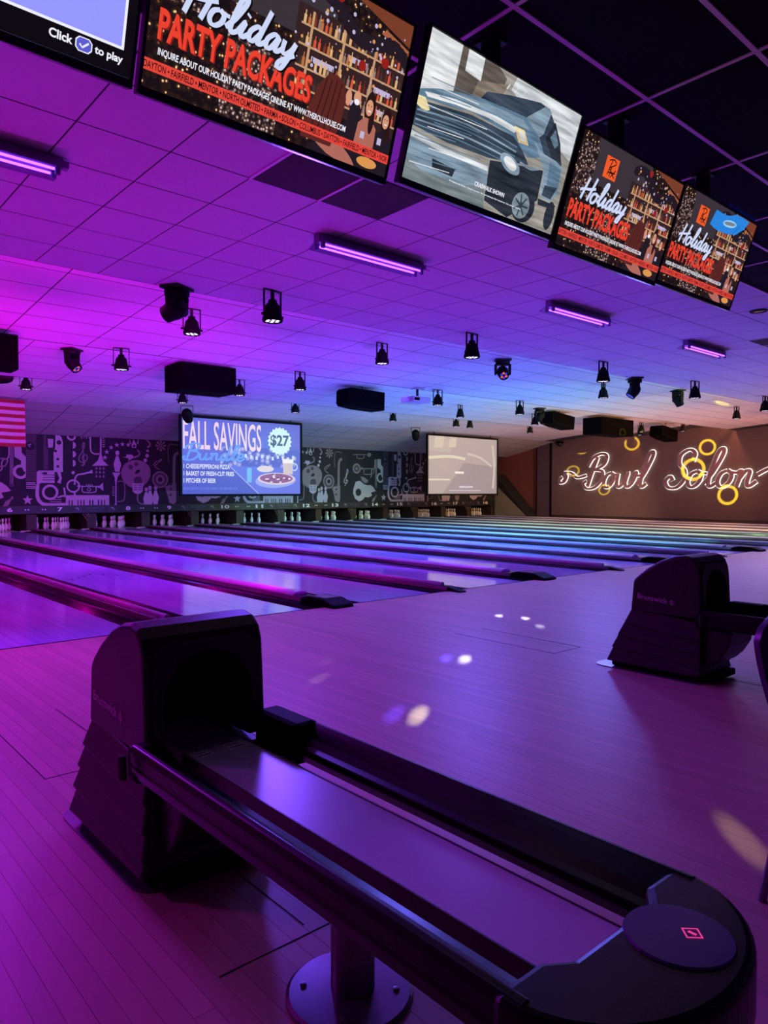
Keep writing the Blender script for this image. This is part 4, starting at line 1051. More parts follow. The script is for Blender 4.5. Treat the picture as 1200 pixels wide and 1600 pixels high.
def truck(pr, W, H):
    X = lambda u: u * W; Y = lambda v: v * H
    def po(m, pts, l): pr.poly(m, [(X(a), Y(b)) for a, b in pts], l)
    G1, G2, G3, G4, G5 = ES('g1', (198, 202, 206)), ES('g2', (150, 146, 138)), ES('g3', (92, 122, 146)), ES('g4', (46, 60, 76)), ES('g5', (124, 146, 164))
    G6, G7, AM = ES('g6', (222, 230, 238)), ES('g7', (28, 36, 48)), ES('amber', (236, 200, 150))
    po(G2, [(0, 0), (1, 0), (1, 1), (0, 1)], 1)
    po(G6, [(0, 0.56), (0.175, 0.64), (0.178, 1), (0, 1)], 1.5); po(ES('g8', (92, 82, 76)), [(0.178, 0.62), (0.42, 0.72), (0.46, 0.95), (0.40, 1), (0.178, 1)], 1.4)
    po(ES('g11', (128, 116, 104)), [(0.27, 0.66), (0.42, 0.72), (0.48, 0.92), (0.30, 0.84)], 1.5)
    po(G6, [(0.215, 0.855), (0.312, 0.842), (0.31, 1.0), (0.213, 1.0)], 1.8); po(G1, [(0.66, 0.80), (1, 0.62), (1, 1), (0.52, 1), (0.50, 0.90)], 1.4)
    po(ES('g9', (112, 124, 128)), [(0, 0), (0.5, 0), (0.46, 0.2), (0, 0.34)], 1.6)
    po(G4, [(0.32, 0.70), (0.36, 0.80), (0.50, 0.86), (0.70, 0.925), (0.77, 0.917), (0.88, 0.76), (0.95, 0.56), (0.80, 0.56), (0.63, 0.77)], 2.2)
    po(G5, [(0.63, 0.77), (0.745, 0.925), (0.79, 0.90), (0.77, 0.72), (0.72, 0.64)], 2.6); po(G7, [(0.79, 0.70), (0.83, 0.85), (0.90, 0.72), (0.94, 0.58), (0.86, 0.585)], 2.6); po(ES('g12', (88, 112, 130)), [(0.82, 0.72), (0.845, 0.80), (0.89, 0.70), (0.87, 0.66)], 2.8)
    po(G3, [(0, 0.60), (0.10, 0.66), (0.19, 0.695), (0.36, 0.745), (0.55, 0.765), (0.63, 0.774), (0.75, 0.68), (0.82, 0.56), (0.70, 0.50), (0.55, 0.60), (0.30, 0.62), (0.1, 0.57), (0, 0.545)], 3)
    po(G5, [(0.06, 0.635), (0.20, 0.685), (0.44, 0.735), (0.62, 0.745), (0.68, 0.69), (0.45, 0.69), (0.20, 0.66)], 3.2)
    po(G6, [(0.03, 0.60), (0.2, 0.648), (0.45, 0.675), (0.60, 0.665), (0.58, 0.625), (0.40, 0.636), (0.2, 0.612), (0.05, 0.575)], 3.4)
    po(G4, [(0, 0.53), (0.3, 0.60), (0.58, 0.60), (0.66, 0.53), (0.72, 0.45), (0.46, 0.37), (0.20, 0.345), (0.0, 0.36)], 3.4)
    for k in range(5): pr.rib(G5 if k % 2 else G3, [(X(0.01), Y(0.50 - k * 0.032)), (X(0.30), Y(0.565 - k * 0.042)), (X(0.62), Y(0.535 - k * 0.035))], H * (0.008 + 0.005 * (k % 2)), 3.8)
    po(AM, [(0, 0.56), (0.04, 0.565), (0.075, 0.50), (0.05, 0.475), (0, 0.50)], 4); po(AM, [(0.57, 0.675), (0.64, 0.68), (0.69, 0.585), (0.62, 0.575)], 4); po(G6, [(0.60, 0.655), (0.64, 0.655), (0.665, 0.60), (0.63, 0.60)], 4.2)
    po(G5, [(0, 0.33), (0.2, 0.305), (0.465, 0.312), (0.485, 0.18), (0.34, 0.10), (0.1, 0.09), (0, 0.14)], 3.9); po(G1, [(0, 0.325), (0.2, 0.30), (0.465, 0.308), (0.47, 0.275), (0.2, 0.265), (0, 0.285)], 4.1)
    po(G7, [(0.14, 0.20), (0.28, 0.19), (0.27, 0.13), (0.15, 0.135)], 4.2); po(G7, [(0.47, 0.36), (0.74, 0.44), (0.83, 0.46), (0.84, 0.22), (0.66, 0.0), (0.49, 0.06)], 3.6)
    pr.ell(G5, X(0.60), Y(0.395), X(0.075), Y(0.06), 4.3, rot=-0.25); pr.ell(G6, X(0.60), Y(0.40), X(0.048), Y(0.04), 4.5, rot=-0.25); pr.rib(G5, [(X(0.66), Y(0.44)), (X(0.74), Y(0.43)), (X(0.80), Y(0.46))], H * 0.02, 4.4)
    po(G5, [(0.72, 0.64), (0.80, 0.585), (0.90, 0.575), (0.96, 0.55), (0.975, 0.33), (0.93, 0.25), (0.85, 0.26), (0.83, 0.45), (0.78, 0.55)], 4); po(G3, [(0.86, 0.55), (0.955, 0.53), (0.965, 0.36), (0.88, 0.33)], 4.2); po(G4, [(0.865, 0.36), (0.96, 0.38), (0.93, 0.27), (0.86, 0.275)], 4.3)
    pr.ell(G7, X(0.75), Y(0.135), X(0.085), Y(0.135), 4.6); pr.ell(ES('g10', (118, 132, 142)), X(0.735), Y(0.13), X(0.062), Y(0.105), 4.7)
    for k in range(7): a = k * 0.9; pr.rib(G4, [(X(0.735), Y(0.13)), (X(0.735 + 0.05 * math.cos(a)), Y(0.13 + 0.09 * math.sin(a)))], H * 0.016, 4.8, False)
    pr.ell(G7, X(0.95), Y(0.14), X(0.035), Y(0.12), 4.5); po(G7, [(0.84, 0.24), (0.98, 0.24), (0.97, 0.20), (0.85, 0.19)], 4.4)
    for k in range(3): pr.rib(G6, [(X(0.47 + k * 0.055), Y(0.885 + 0.012 * k)), (X(0.485 + k * 0.055), Y(0.93 + 0.012 * k))], H * 0.012, 5, False)
    for k in range(14):                                                     # motion streaks of the picture itself
        v = 0.12 + 0.045 * k; pr.rib(G6 if k % 3 == 0 else G3, [(X(0.02 + 0.03 * (k % 4)), Y(v)), (X(0.25 + 0.04 * (k % 5)), Y(v + 0.03))], H * 0.006, 5.2, False)
    pr.text(E_WHITE, 'CRABWALK SHOWN', X(0.41), Y(0.135), X(0.61), Y(0.17), 6, 0.03)
    pr.text(E_WHITE, 'Professional driver. Closed course. Do not attempt this maneuver. See owner manual.', X(0.26), Y(0.092), X(0.74), Y(0.108), 6, 0.02)
def clicker(pr, W, H):
    X = lambda u: u * W; Y = lambda v: v * H
    pr.rect(E_BLK, 0, 0, W, H, 1); pr.rect(E_WHITE, 0, Y(0.128), X(0.975), Y(1.0), 2); pr.rect(E('lilac_page', (150, 152, 252)), 0, Y(0.142), X(0.967), Y(1.0), 3)
    pr.text(E_WHITE, 'Click', X(0.765), Y(0.058), X(0.83), Y(0.102), 4, 0.03); pr.text(E_WHITE, 'to play', X(0.892), Y(0.048), X(0.975), Y(0.100), 4, 0.03)
    for k, (m, s) in enumerate(((E_WHITE, 1.0), (E('button_violet', (92, 92, 206)), 0.86))):
        c = (X(0.861), Y(0.078)); a, b = 0.024 * W * s, 0.036 * H * s
        pr.poly(m, [(c[0] - a, c[1] - b * 0.5), (c[0] - a * 0.6, c[1] - b), (c[0] + a * 0.6, c[1] - b), (c[0] + a, c[1] - b * 0.5), (c[0] + a, c[1] + b * 0.5), (c[0] + a * 0.6, c[1] + b), (c[0] - a * 0.6, c[1] + b), (c[0] - a, c[1] + b * 0.5)], 4 + k)
    pr.rib(E_WHITE, [(X(0.849), Y(0.078)), (X(0.857), Y(0.064)), (X(0.874), Y(0.092))], H * 0.010, 7, False)

def television(xc, zb, w, draw, label, glow):
    r = empty('television', (xc, 2.445, ZC))
    H = 0.655 * w / 1.16; tilt = math.radians(18.7)
    body = MB().box(-w / 2, 0.0, 0.0, w / 2, 0.035, H); body.box(-w * 0.32, 0.035, H * 0.12, w * 0.32, 0.07, H * 0.7)
    b = body.build('panel', M_BEZEL, r, (0, 2.5 - 2.445, zb - ZC), (tilt, 0, 0), bevel=0.004)
    sw, sh = w - 0.022, H - 0.042
    E_SCREEN = emit('screen_glow_%s' % glow[0], glow[1], glow[2], True)
    MB().add([(-sw / 2, -0.0006, 0.03), (sw / 2, -0.0006, 0.03), (sw / 2, -0.0006, 0.03 + sh), (-sw / 2, -0.0006, 0.03 + sh)], [(0, 1, 2, 3)]).build('screen', E_SCREEN, b)
    pr = Print(lambda u, v, l: (-sw / 2 + min(max(u, 0), sw), -0.0008 - 0.0003 * l, 0.03 + min(max(v, 0), sh))); draw(pr, sw, sh); pr.build('screen_picture', b)
    MB().box(-w / 2 - 0.001, -0.008, 0.0, w / 2 + 0.001, 0.0, 0.028).build('bottom_bezel', M_BEZEL, b, bevel=0.002)
    MB().box(-w / 2 - 0.001, -0.008, H - 0.010, w / 2 + 0.001, 0.0, H + 0.001).build('top_bezel', M_BEZEL, b, bevel=0.002)
    for s in (-1, 1): MB().box(s * (w / 2 - 0.0045) - 0.0055, -0.008, 0.028, s * (w / 2 - 0.0045) + 0.0055, 0.0, H - 0.010).build('side_bezel', M_BEZEL, b)
    zt = zb - ZC + H * 0.66
    MB().box(-0.035, -0.035, zt, 0.035, 0.035, 0.0).build('pole', M_BLACKMETAL, r); MB().box(-0.06, -0.06, -0.012, 0.06, 0.06, -0.001).build('ceiling_plate', M_BLACKMETAL, r)
    MB().box(-0.14, 0.0, zt - 0.05, 0.14, 0.06, zt + 0.05).build('tilt_bracket', M_BLACKMETAL, r)
    tag(r, label, 'television', 'televisions hung in a row from the ceiling')
television(0.442, 2.575, 1.158, clicker, 'leftmost hanging television showing a lilac page with Click to play', ('lilac', (150, 152, 252), 1.0))
television(1.615, 2.57, 1.150, holiday, 'hanging television with Holiday Party Packages, second from the left', ('warm', (110, 60, 44), 1.0))
television(2.858, 2.605, 1.168, truck, 'hanging television showing a blurred grey-blue truck', ('grey', (150, 165, 175), 1.0))
television(4.03, 2.565, 1.148, holiday, 'hanging television with the holiday advert right of the truck television', ('warm', (110, 60, 44), 1.0))
television(5.185, 2.585, 1.142, holiday, 'rightmost hanging television with holiday advert and a blue patch at top right', ('warm', (110, 60, 44), 1.0))
tv5 = [o for o in COL.objects if o.name.startswith('television')][-1]
# blue banner showing on the last set
pan = [c for c in tv5.children if c.name.startswith('panel')][0]
pr = Print(lambda u, v, l: (u, -0.0008 - 0.0003 * l, v))
B1, B2 = E('banner_blue', (40, 132, 222)), E('banner_pale', (150, 205, 240))
SW, SH = 1.123, 0.605
bp = lambda u, v: (-SW / 2 + u * SW, 0.03 + v * SH)
pr.poly(B1, [bp(u, v) for u, v in ((0.399, 0.764), (0.46, 0.74), (0.524, 0.735), (0.65, 0.75), (0.759, 0.787), (0.84, 0.88), (0.885, 0.985), (0.78, 0.995), (0.68, 0.985), (0.63, 0.95), (0.582, 0.93), (0.50, 0.925), (0.43, 0.93))], 9)
pr.ell(B2, *bp(0.64, 0.86), 0.10, 0.024, 10, rot=0.12); pr.ell(E('fish', (120, 130, 140)), *bp(0.64, 0.862), 0.085, 0.012, 11, rot=0.12); pr.rib(E('banner_line', (30, 70, 130)), [bp(0.70, 0.76), bp(0.78, 0.90)], 0.004, 11.5, False)
pr.build('screen_picture', pan)
BB = MB().box(0.06, -0.006, 0.648, 0.50, 0.004, 0.672).build('blue_card', mat('blue_card', (60, 150, 225), 0.5), pan)

# ------------------------------------------------------------------ ceiling equipment
M_LED = emit('led_white', (236, 226, 255), 2.2)
M_LENS = mat('dark_lens', (26, 26, 40), 0.1)
ORD = ['first', 'second', 'third', 'fourth', 'fifth', 'sixth', 'seventh', 'eighth']
def par_proto():
    r = empty('par_light')
    m = MB(); m.box(-0.125, -0.012, -0.30, -0.115, 0.012, -0.004); m.box(0.115, -0.012, -0.30, 0.125, 0.012, -0.004); m.box(-0.125, -0.012, -0.012, 0.125, 0.012, -0.002)
    m.build('yoke', M_BLACKMETAL, r)
    MB().lathe([(0.0, -0.11), (0.045, -0.11), (0.05, -0.14), (0.085, -0.18), (0.10, -0.26), (0.118, -0.335), (0.112, -0.355), (0.104, -0.355), (0.104, -0.345), (0.0, -0.345)], seg=18).build('body', M_BLACK, r, smooth=True)
    MB().tube([(0, 0, -0.11), (0, 0, -0.01)], 0.022, 8).build('stem', M_BLACKMETAL, r)
    for s in (-1, 1): MB().tube([(s * 0.10, 0, -0.285), (s * 0.15, 0, -0.285)], 0.016, 8).build('knob', M_BLACKMETAL, r)
    m = MB()
    for k in range(7):
        a = k * PI / 3; rr = 0 if k == 6 else 0.062
        m.lathe([(0.0, -0.3472), (0.022, -0.3472), (0.022, -0.3465)], (rr * math.cos(a), rr * math.sin(a), 0), 8)
    m.build('led_cluster', M_LED, r)
    return r
pp = par_proto(); used = False
def inst(proto, loc, rz=0):
    global used
    o = copy_tree(proto); o.location = loc; o.rotation_euler = (0, 0, rz); return o
ROWS = [('nearest row', 7.0, [4.46, 7.80, 11.2, 14.6, 18.15]),
        ('second row', 9.22, [4.58, 8.03, 14.76, 21.85]),
        ('third row', 11.62, [4.54, 8.02, 11.80, 14.77]),
        ('fourth row', 14.0, [8.07, 15.12, 18.54, 24.9]),
        ('farthest row', 16.8, [4.49, 8.08, 11.43, 15.08, 17.94, 18.63, 21.96])]
NX = {3: ['left of', 'right of']}
for nm, y, xs_ in ROWS:
    for i, x in enumerate(xs_):
        o = inst(pp, (x, y, ceil_z(y) - 0.006), random.uniform(-0.25, 0.25))
        tag(o, f'small black par light, {ORD[i]} from the left in the {nm}', 'stage light', 'par lights under the ceiling')
o = inst(pp, (25.6, 12.7, ceil_z(12.7) - 0.006)); tag(o, 'small black par light at the far right against the warm wall', 'stage light', 'par lights under the ceiling')
o = inst(pp, (24.1, 13.5, ceil_z(13.5) - 0.006)); tag(o, 'small black par light between the two right-hand speakers', 'stage light', 'par lights under the ceiling')
for c in list(pp.children): bpy.data.objects.remove(c)
bpy.data.objects.remove(pp)

M_EYE_R = emit('lens_orange', (235, 90, 40), 1.0); M_EYE_B = emit('lens_blue', (40, 60, 220), 1.0); M_YEL = emit('lens_yellow', (250, 240, 40), 1.6)
def moving_head(x, y, tilt, pan, label, face):
    z = ceil_z(y) - 0.006
    r = empty('moving_head_light', (x, y, z), (0, 0, pan))
    MB().box(-0.15, -0.12, -0.03, 0.15, 0.12, -0.001).build('ceiling_plate', M_BLACKMETAL, r)
    MB().lathe([(0.0, -0.03), (0.13, -0.03), (0.14, -0.05), (0.135, -0.095), (0.0, -0.095)], seg=16).build('base', M_BLACK, r)
    m = MB()
    for s in (-1, 1): m.prism([(-0.05, -0.09), (0.05, -0.09), (0.04, -0.27), (0.0, -0.30), (-0.04, -0.27)], s * 0.135 - 0.02, s * 0.135 + 0.02, 'x')
    m.box(-0.155, -0.04, -0.115, 0.155, 0.04, -0.092)
    m.build('yoke', M_BLACK, r, bevel=0.006)
    hd = MB().lathe([(0.0, 0.10), (0.06, 0.10), (0.10, 0.06), (0.113, 0.0), (0.113, -0.05), (0.10, -0.11), (0.095, -0.165), (0.082, -0.165), (0.082, -0.155), (0.0, -0.155)], seg=18).build('head', M_BLACK, r, (0, 0, -0.235), (tilt, 0, 0), smooth=True)
    if face:
        m = MB()
        for k in range(6):
            a = k * PI / 3 + 0.3; m.cur = k % 2 if len(face) > 1 else 0
            m.lathe([(0.0, -0.157), (0.025, -0.157), (0.025, -0.156)], (0.048 * math.cos(a), 0.048 * math.sin(a), 0), 10)
        m.build('lens_cluster', face, hd)
    else: MB().lathe([(0.0, -0.158), (0.08, -0.156), (0.08, -0.155)], seg=16).build('lens', M_LENS, hd)
    tag(r, label, 'stage light', 'moving head lights')
    return r
moving_head(3.60, 7.60, math.radians(70), 0.5, 'black moving head light turned sideways at the left ceiling step', None)
moving_head(4.30, 13.25, math.radians(-40), 0.6, 'black moving head light with orange and blue lens, left of centre', [M_EYE_R, M_EYE_B])
moving_head(4.02, 16.35, math.radians(75), 1.0, 'small black moving head light by the far left flag', None)
mh4 = moving_head(10.85, 8.95, math.radians(-55), -0.7, 'black moving head light with red and blue lens near the ceiling middle', [M_EYE_R, M_EYE_B])
moving_head(13.30, 7.60, math.radians(35), 0.9, 'black moving head light tilted right with a bluish rim', [M_EYE_B])
mh6 = moving_head(17.45, 8.80, math.radians(-30), 1.2, 'black moving head light shining yellow on the right ceiling', [M_YEL])
mh7 = moving_head(17.85, 13.3, math.radians(20), -0.3, 'dark moving head light beside the right-hand hanging speaker', None)

def bracket_spot(x, y, label):
    r = empty('projector_spot', (x, y, ceil_z(y) - 0.006), (0, 0, -0.4))
    m = MB(); m.box(-0.17, -0.012, -0.20, -0.155, 0.012, -0.004); m.box(0.155, -0.012, -0.20, 0.17, 0.012, -0.004); m.box(-0.17, -0.015, -0.014, 0.17, 0.015, -0.002); m.build('bracket', M_BLACKMETAL, r)
    b = MB().lathe([(0.0, 0.13), (0.10, 0.13), (0.15, 0.05), (0.15, -0.10), (0.12, -0.20), (0.11, -0.24), (0.09, -0.24), (0.09, -0.22), (0.0, -0.22)], seg=8).build('body', M_BLACK, r, (0, 0, -0.24), (math.radians(35), math.radians(-20), 0), bevel=0.006)
    MB().lathe([(0.0, -0.222), (0.085, -0.222), (0.085, -0.221)], seg=14).build('lens', mat('grey_lens', (120, 124, 130), 0.15), b)
    tag(r, label, 'stage light')
bracket_spot(9.15, 18.75, 'black spotlight on a bracket in front of the Fall Savings screen corner')
bracket_spot(18.35, 19.2, 'black spotlight on a bracket left of the pale projection screen')

M_CAB = mat('black_speaker_cabinet', (6, 5, 7), 0.8, vary=0.2, spec=0.03); M_GRILLE = mat('speaker_grille', (6, 5, 7), 0.9, vary=0.3, scale=120, spec=0.02)
def box_speaker(x0, x1, y, z1, h, d, label):
    r = empty('box_speaker', ((x0 + x1) / 2, y, z1)); w = (x1 - x0) / 2
    MB().box(-w, 0, -h, w, d, 0).build('cabinet', M_CAB, r, bevel=0.012); MB().box(-w + 0.03, -0.012, -h + 0.03, w - 0.03, 0.0, -0.03).build('grille', M_GRILLE, r)
    for s in (-1, 1): MB().tube([(s * w * 0.7, d * 0.5, -0.01), (s * w * 0.7, d * 0.5, ceil_z(y + d * 0.5) - z1 - 0.004)], 0.008, 6).build('hanger', M_BLACKMETAL, r)
    for i in range(2): MB().box(-w - 0.004, d * (0.3 + 0.3 * i), -h * 0.45, -w, d * (0.38 + 0.3 * i), -h * 0.40).build('fitting', M_GRILLE, r)
    tag(r, label, 'speaker', 'hanging speakers')
def wedge_speaker(x0, x1, y, z1, h, d, rz, tilt, label):
    r = empty('wedge_speaker', ((x0 + x1) / 2, y, z1), (0, tilt, rz)); w = (x1 - x0) / 2
    MB().prism([(-w, -h * 0.78), (-w + 0.05, -h * 0.92), (-w * 0.2, -h), (w, -h), (w, 0), (-w + 0.06, 0), (-w, -0.06)], 0.0, d, 'y').build('cabinet', M_CAB, r, bevel=0.015)
    MB().box(-w + 0.08, -0.01, -h + 0.12, w - 0.04, 0.0, -0.04).build('grille', M_GRILLE, r)
    MB().tube([(0, d * 0.4, -0.01), (0, d * 0.4, ceil_z(y + d * 0.4) - z1 - 0.004)], 0.012, 6).build('hanger', M_BLACKMETAL, r)
    tag(r, label, 'speaker', 'hanging speakers')
box_speaker(6.22, 7.42, 13.0, 3.66, 0.52, 0.72, 'long black box speaker hanging left, above the Fall Savings screen')
wedge_speaker(10.45, 11.55, 13.15, 3.58, 0.44, 0.5, 0.0, 0.03, 'black wedge speaker hanging left of the ceiling projector')
wedge_speaker(18.40, 19.55, 13.2, 3.58, 0.40, 0.5, 0.0, 0.10, 'black wedge speaker hanging left of the big right box speaker')
box_speaker(20.75, 22.7, 13.0, 3.60, 0.55, 0.72, 'wide black box speaker hanging over the left of the Bowl Solon sign')
wedge_speaker(24.6, 25.75, 12.95, 3.50, 0.42, 0.5, 0.0, 0.12, 'black wedge speaker hanging above the second word of the sign')
wedge_speaker(2.05, 2.93, 11.3, 3.42, 0.50, 0.4, 0.0, 0.0, 'black wedge speaker cut by the left edge of the view')

# projector on a drop pole
M_PROJ = mat('white_projector', (176, 166, 190), 0.4)
r = empty('overhead_projector', (11.28, 11.75, ceil_z(11.75) - 0.006))
MB().box(-0.30, -0.2, -0.32, 0.22, 0.22, -0.20).build('body', M_PROJ, r, bevel=0.012); MB().box(-0.02, -0.02, -0.21, 0.02, 0.02, 0.0).build('pole', M_BLACKMETAL, r); MB().box(-0.12, -0.1, -0.015, 0.12, 0.1, 0.0).build('ceiling_plate', M_PROJ, r)
MB().lathe([(0.0, 0.225), (0.05, 0.225), (0.055, 0.215), (0.055, 0.2)], (-0.15, 0, -0.26), 14, 'y').build('lens', M_LENS, r); MB().box(-0.28, -0.204, -0.29, -0.12, -0.2, -0.23).build('vent', M_GRILLE, r)
tag(r, 'pale projector hanging on a short pole from the ceiling', 'projector')

# ultraviolet tube fixtures on the flat ceiling
M_FIX = mat('pale_fixture', (128, 108, 150), 0.4, vary=0.05); M_UVT = emit('uv_tube', (0.24, 0.05, 1.0), 6.0, True, True)
for i, xc in enumerate((1.00, 4.42, 7.80, 11.20)):
    r = empty('ultraviolet_light', (xc, 5.22, ZC - 0.006))
    MB().box(-0.64, -0.04, -0.075, 0.64, 0.04, 0.0).build('housing', M_FIX, r, bevel=0.006)
    for s in (-1, 1):
        m = MB(); m.add([(-0.63, s * 0.03, -0.06), (0.63, s * 0.03, -0.06), (0.63, s * 0.135, -0.105), (-0.63, s * 0.135, -0.105), (-0.63, s * 0.03, -0.054), (0.63, s * 0.03, -0.054), (0.63, s * 0.135, -0.099), (-0.63, s * 0.135, -0.099)], [(0, 1, 2, 3), (7, 6, 5, 4), (0, 4, 5, 1), (1, 5, 6, 2), (2, 6, 7, 3), (3, 7, 4, 0)])
        m.build('reflector', M_FIX, r)
        MB().tube([(-0.58, s * 0.045, -0.092), (0.58, s * 0.045, -0.092)], 0.0085, 10).build('tube', M_UVT, r)
        for e in (-1, 1): MB().box(e * 0.60 - 0.015, s * 0.045 - 0.014, -0.125, e * 0.60 + 0.015, s * 0.045 + 0.014, -0.06).build('lamp_holder', mat('lamp_holder_white', (120, 96, 150), 0.5), r)
    MB().box(0.64, -0.03, -0.06, 0.68, 0.03, -0.02).build('end_cap', M_FIX, r)
    tag(r, ['violet tube light at the left edge of the ceiling', 'largest violet tube light below the truck television', 'violet tube light right of the middle of the ceiling', 'farthest violet tube light at the right of the ceiling'][i], 'ceiling light', 'violet tube lights')
# round recessed fitting by the last television
r = empty('recessed_downlight', (9.55, 3.78, ZC - 0.006)); MB().lathe([(0.0, -0.010), (0.055, -0.010), (0.10, -0.012), (0.105, -0.001), (0.0, -0.001)], seg=20).build('trim_ring', M_BLACK, r); MB().lathe([(0.0, -0.0125), (0.05, -0.0125), (0.05, -0.010)], seg=16).build('lens', M_LENS, r)
tag(r, 'small round dark ceiling fitting right of the last television', 'ceiling light')

# ------------------------------------------------------------------ projection screens
def projection_screen(x0, x1, z0, z1, draw, label, glow):
    r = empty('projection_screen', ((x0 + x1) / 2, 19.78, z0)); W, H = x1 - x0, z1 - z0
    MB().box(-W / 2, -0.02, 0, W / 2, 0.02, H).build('board', M_BLACK, r)
    b = 0.07
    for a in ((-W / 2, 0, W / 2, b), (-W / 2, H - b, W / 2, H), (-W / 2, b, -W / 2 + b, H - b), (W / 2 - b, b, W / 2, H - b)): MB().box(a[0], -0.05, a[1], a[2], -0.02, a[3]).build('border', M_BLACK, r)
    w, h = W - 2 * b, H - 2 * b
    s = MB().add([(-w / 2, -0.022, b), (w / 2, -0.022, b), (w / 2, -0.022, b + h), (-w / 2, -0.022, b + h)], [(0, 1, 2, 3)]).build('screen', glow, r)
    pr = Print(lambda u, v, l: (-w / 2 + u, -0.0226 - 0.0005 * l, b + v)); draw(pr, w, h); pr.build('screen_picture', s)
    for sx in (-1, 1): MB().box(sx * W * 0.4 - 0.02, -0.01, H, sx * W * 0.4 + 0.02, 0.01, ceil_z(19.78) - z0 - 0.004).build('hanger', M_BLACKMETAL, r)
    tag(r, label, 'projection screen', 'projection screens before the mural')
E_LANES = pattern_emit('screen_lanes', 'lanes')
def fall(pr, W, H):
    X = lambda u: u * W; Y = lambda v: v * H
    c1, c2 = E('fall_blue', (92, 96, 214)), E('fall_deep', (74, 78, 190))
    pr.poly(E_LANES, [(X(0.3), Y(0.32)), (X(1), Y(0.32)), (X(1), Y(0.64)), (X(0.3), Y(0.64))], 1)
    pr.poly(c2, [(0, 0), (X(0.62), 0), (X(0.36), Y(0.40)), (0, Y(0.40))], 2); pr.rib(E('fall_edge', (170, 170, 236)), [(X(0.36), Y(0.40)), (X(0.62), 0)], H * 0.012, 3, False)
    pr.poly(E('fall_floor', (96, 104, 220)), [(X(0.36), Y(0.38)), (X(0.62), 0), (X(1), 0), (X(1), Y(0.38))], 1.5); pr.rect(E('fall_cyan', (110, 180, 232)), X(0.52), Y(0.16), X(0.56), Y(0.36), 2.2)
    for i in range(10): pr.rect(E('fall_lights', (200, 214, 250)), X(0.5 + i * 0.047), Y(0.50 - 0.012 * (i % 3)), X(0.52 + i * 0.047), Y(0.55 - 0.012 * (i % 3)), 2.4)
    pr.text(E('fall_pink', (238, 206, 224)), 'FALL SAVINGS', X(0.01), Y(0.585), X(0.645), Y(0.965), 5, 0.012)
    pr.script(E('fall_script', (104, 152, 240)), 'Bundle', X(0.02), Y(0.455), H * 0.20, W * 0.018, 7, xs=1.42, slant=0.3)
    for i, t in enumerate(('1 CHEESE/PEPPERONI PIZZA', '1 BASKET OF FRESH-CUT FRIES', '1 PITCHER OF BEER')): pr.text(E('fall_white', (232, 232, 250)), t, X(0.012), Y(0.335 - 0.094 * i), X((0.375, 0.41, 0.262)[i]), Y(0.395 - 0.094 * i), 6, 0.02)
    pr.text(E('fall_dim', (112, 120, 226)), 'BUD LIGHT, COORS LIGHT OR MILLER LITE', X(0.012), Y(0.055), X(0.44), Y(0.09), 6, 0.012)
    pr.star(E('fall_mint', (206, 236, 238)), X(0.81), Y(0.75), H * 0.205, 5, 20, 0.88); pr.text(E('fall_ink', (58, 66, 120)), '$27', X(0.725), Y(0.66), X(0.895), Y(0.84), 6, 0.03)
    pr.ell(E('fall_plate', (150, 160, 230)), X(0.775), Y(0.19), X(0.185), Y(0.105), 5, rot=0.05); pr.ell(E('fall_crust', (216, 196, 214)), X(0.78), Y(0.215), X(0.17), Y(0.085), 5.4); pr.ell(E('fall_pizza', (140, 70, 140)), X(0.78), Y(0.22), X(0.15), Y(0.068), 5.6)
    random.seed(5)
    for i in range(26): a = random.uniform(0, 6.28); q = random.uniform(0.1, 0.95); pr.ell(E('fall_cheese', (232, 214, 220)) if i % 2 else E('fall_pep', (110, 40, 110)), X(0.78 + 0.14 * q * math.cos(a)), Y(0.22 + 0.062 * q * math.sin(a)), X(0.012), Y(0.01), 5.8 + i * 0.01, 8)
    pr.ell(E('fall_fries', (222, 206, 214)), X(0.68), Y(0.35), X(0.075), Y(0.045), 5.2)
    pr.rect(E('fall_beer', (206, 186, 196)), X(0.84), Y(0.28), X(0.93), Y(0.46), 5.9); pr.rect(E('fall_foam', (236, 232, 240)), X(0.835), Y(0.44), X(0.935), Y(0.50), 6.4); pr.ring(E('fall_handle', (186, 214, 240)), X(0.945), Y(0.39), H * 0.05, H * 0.016, 5.9)
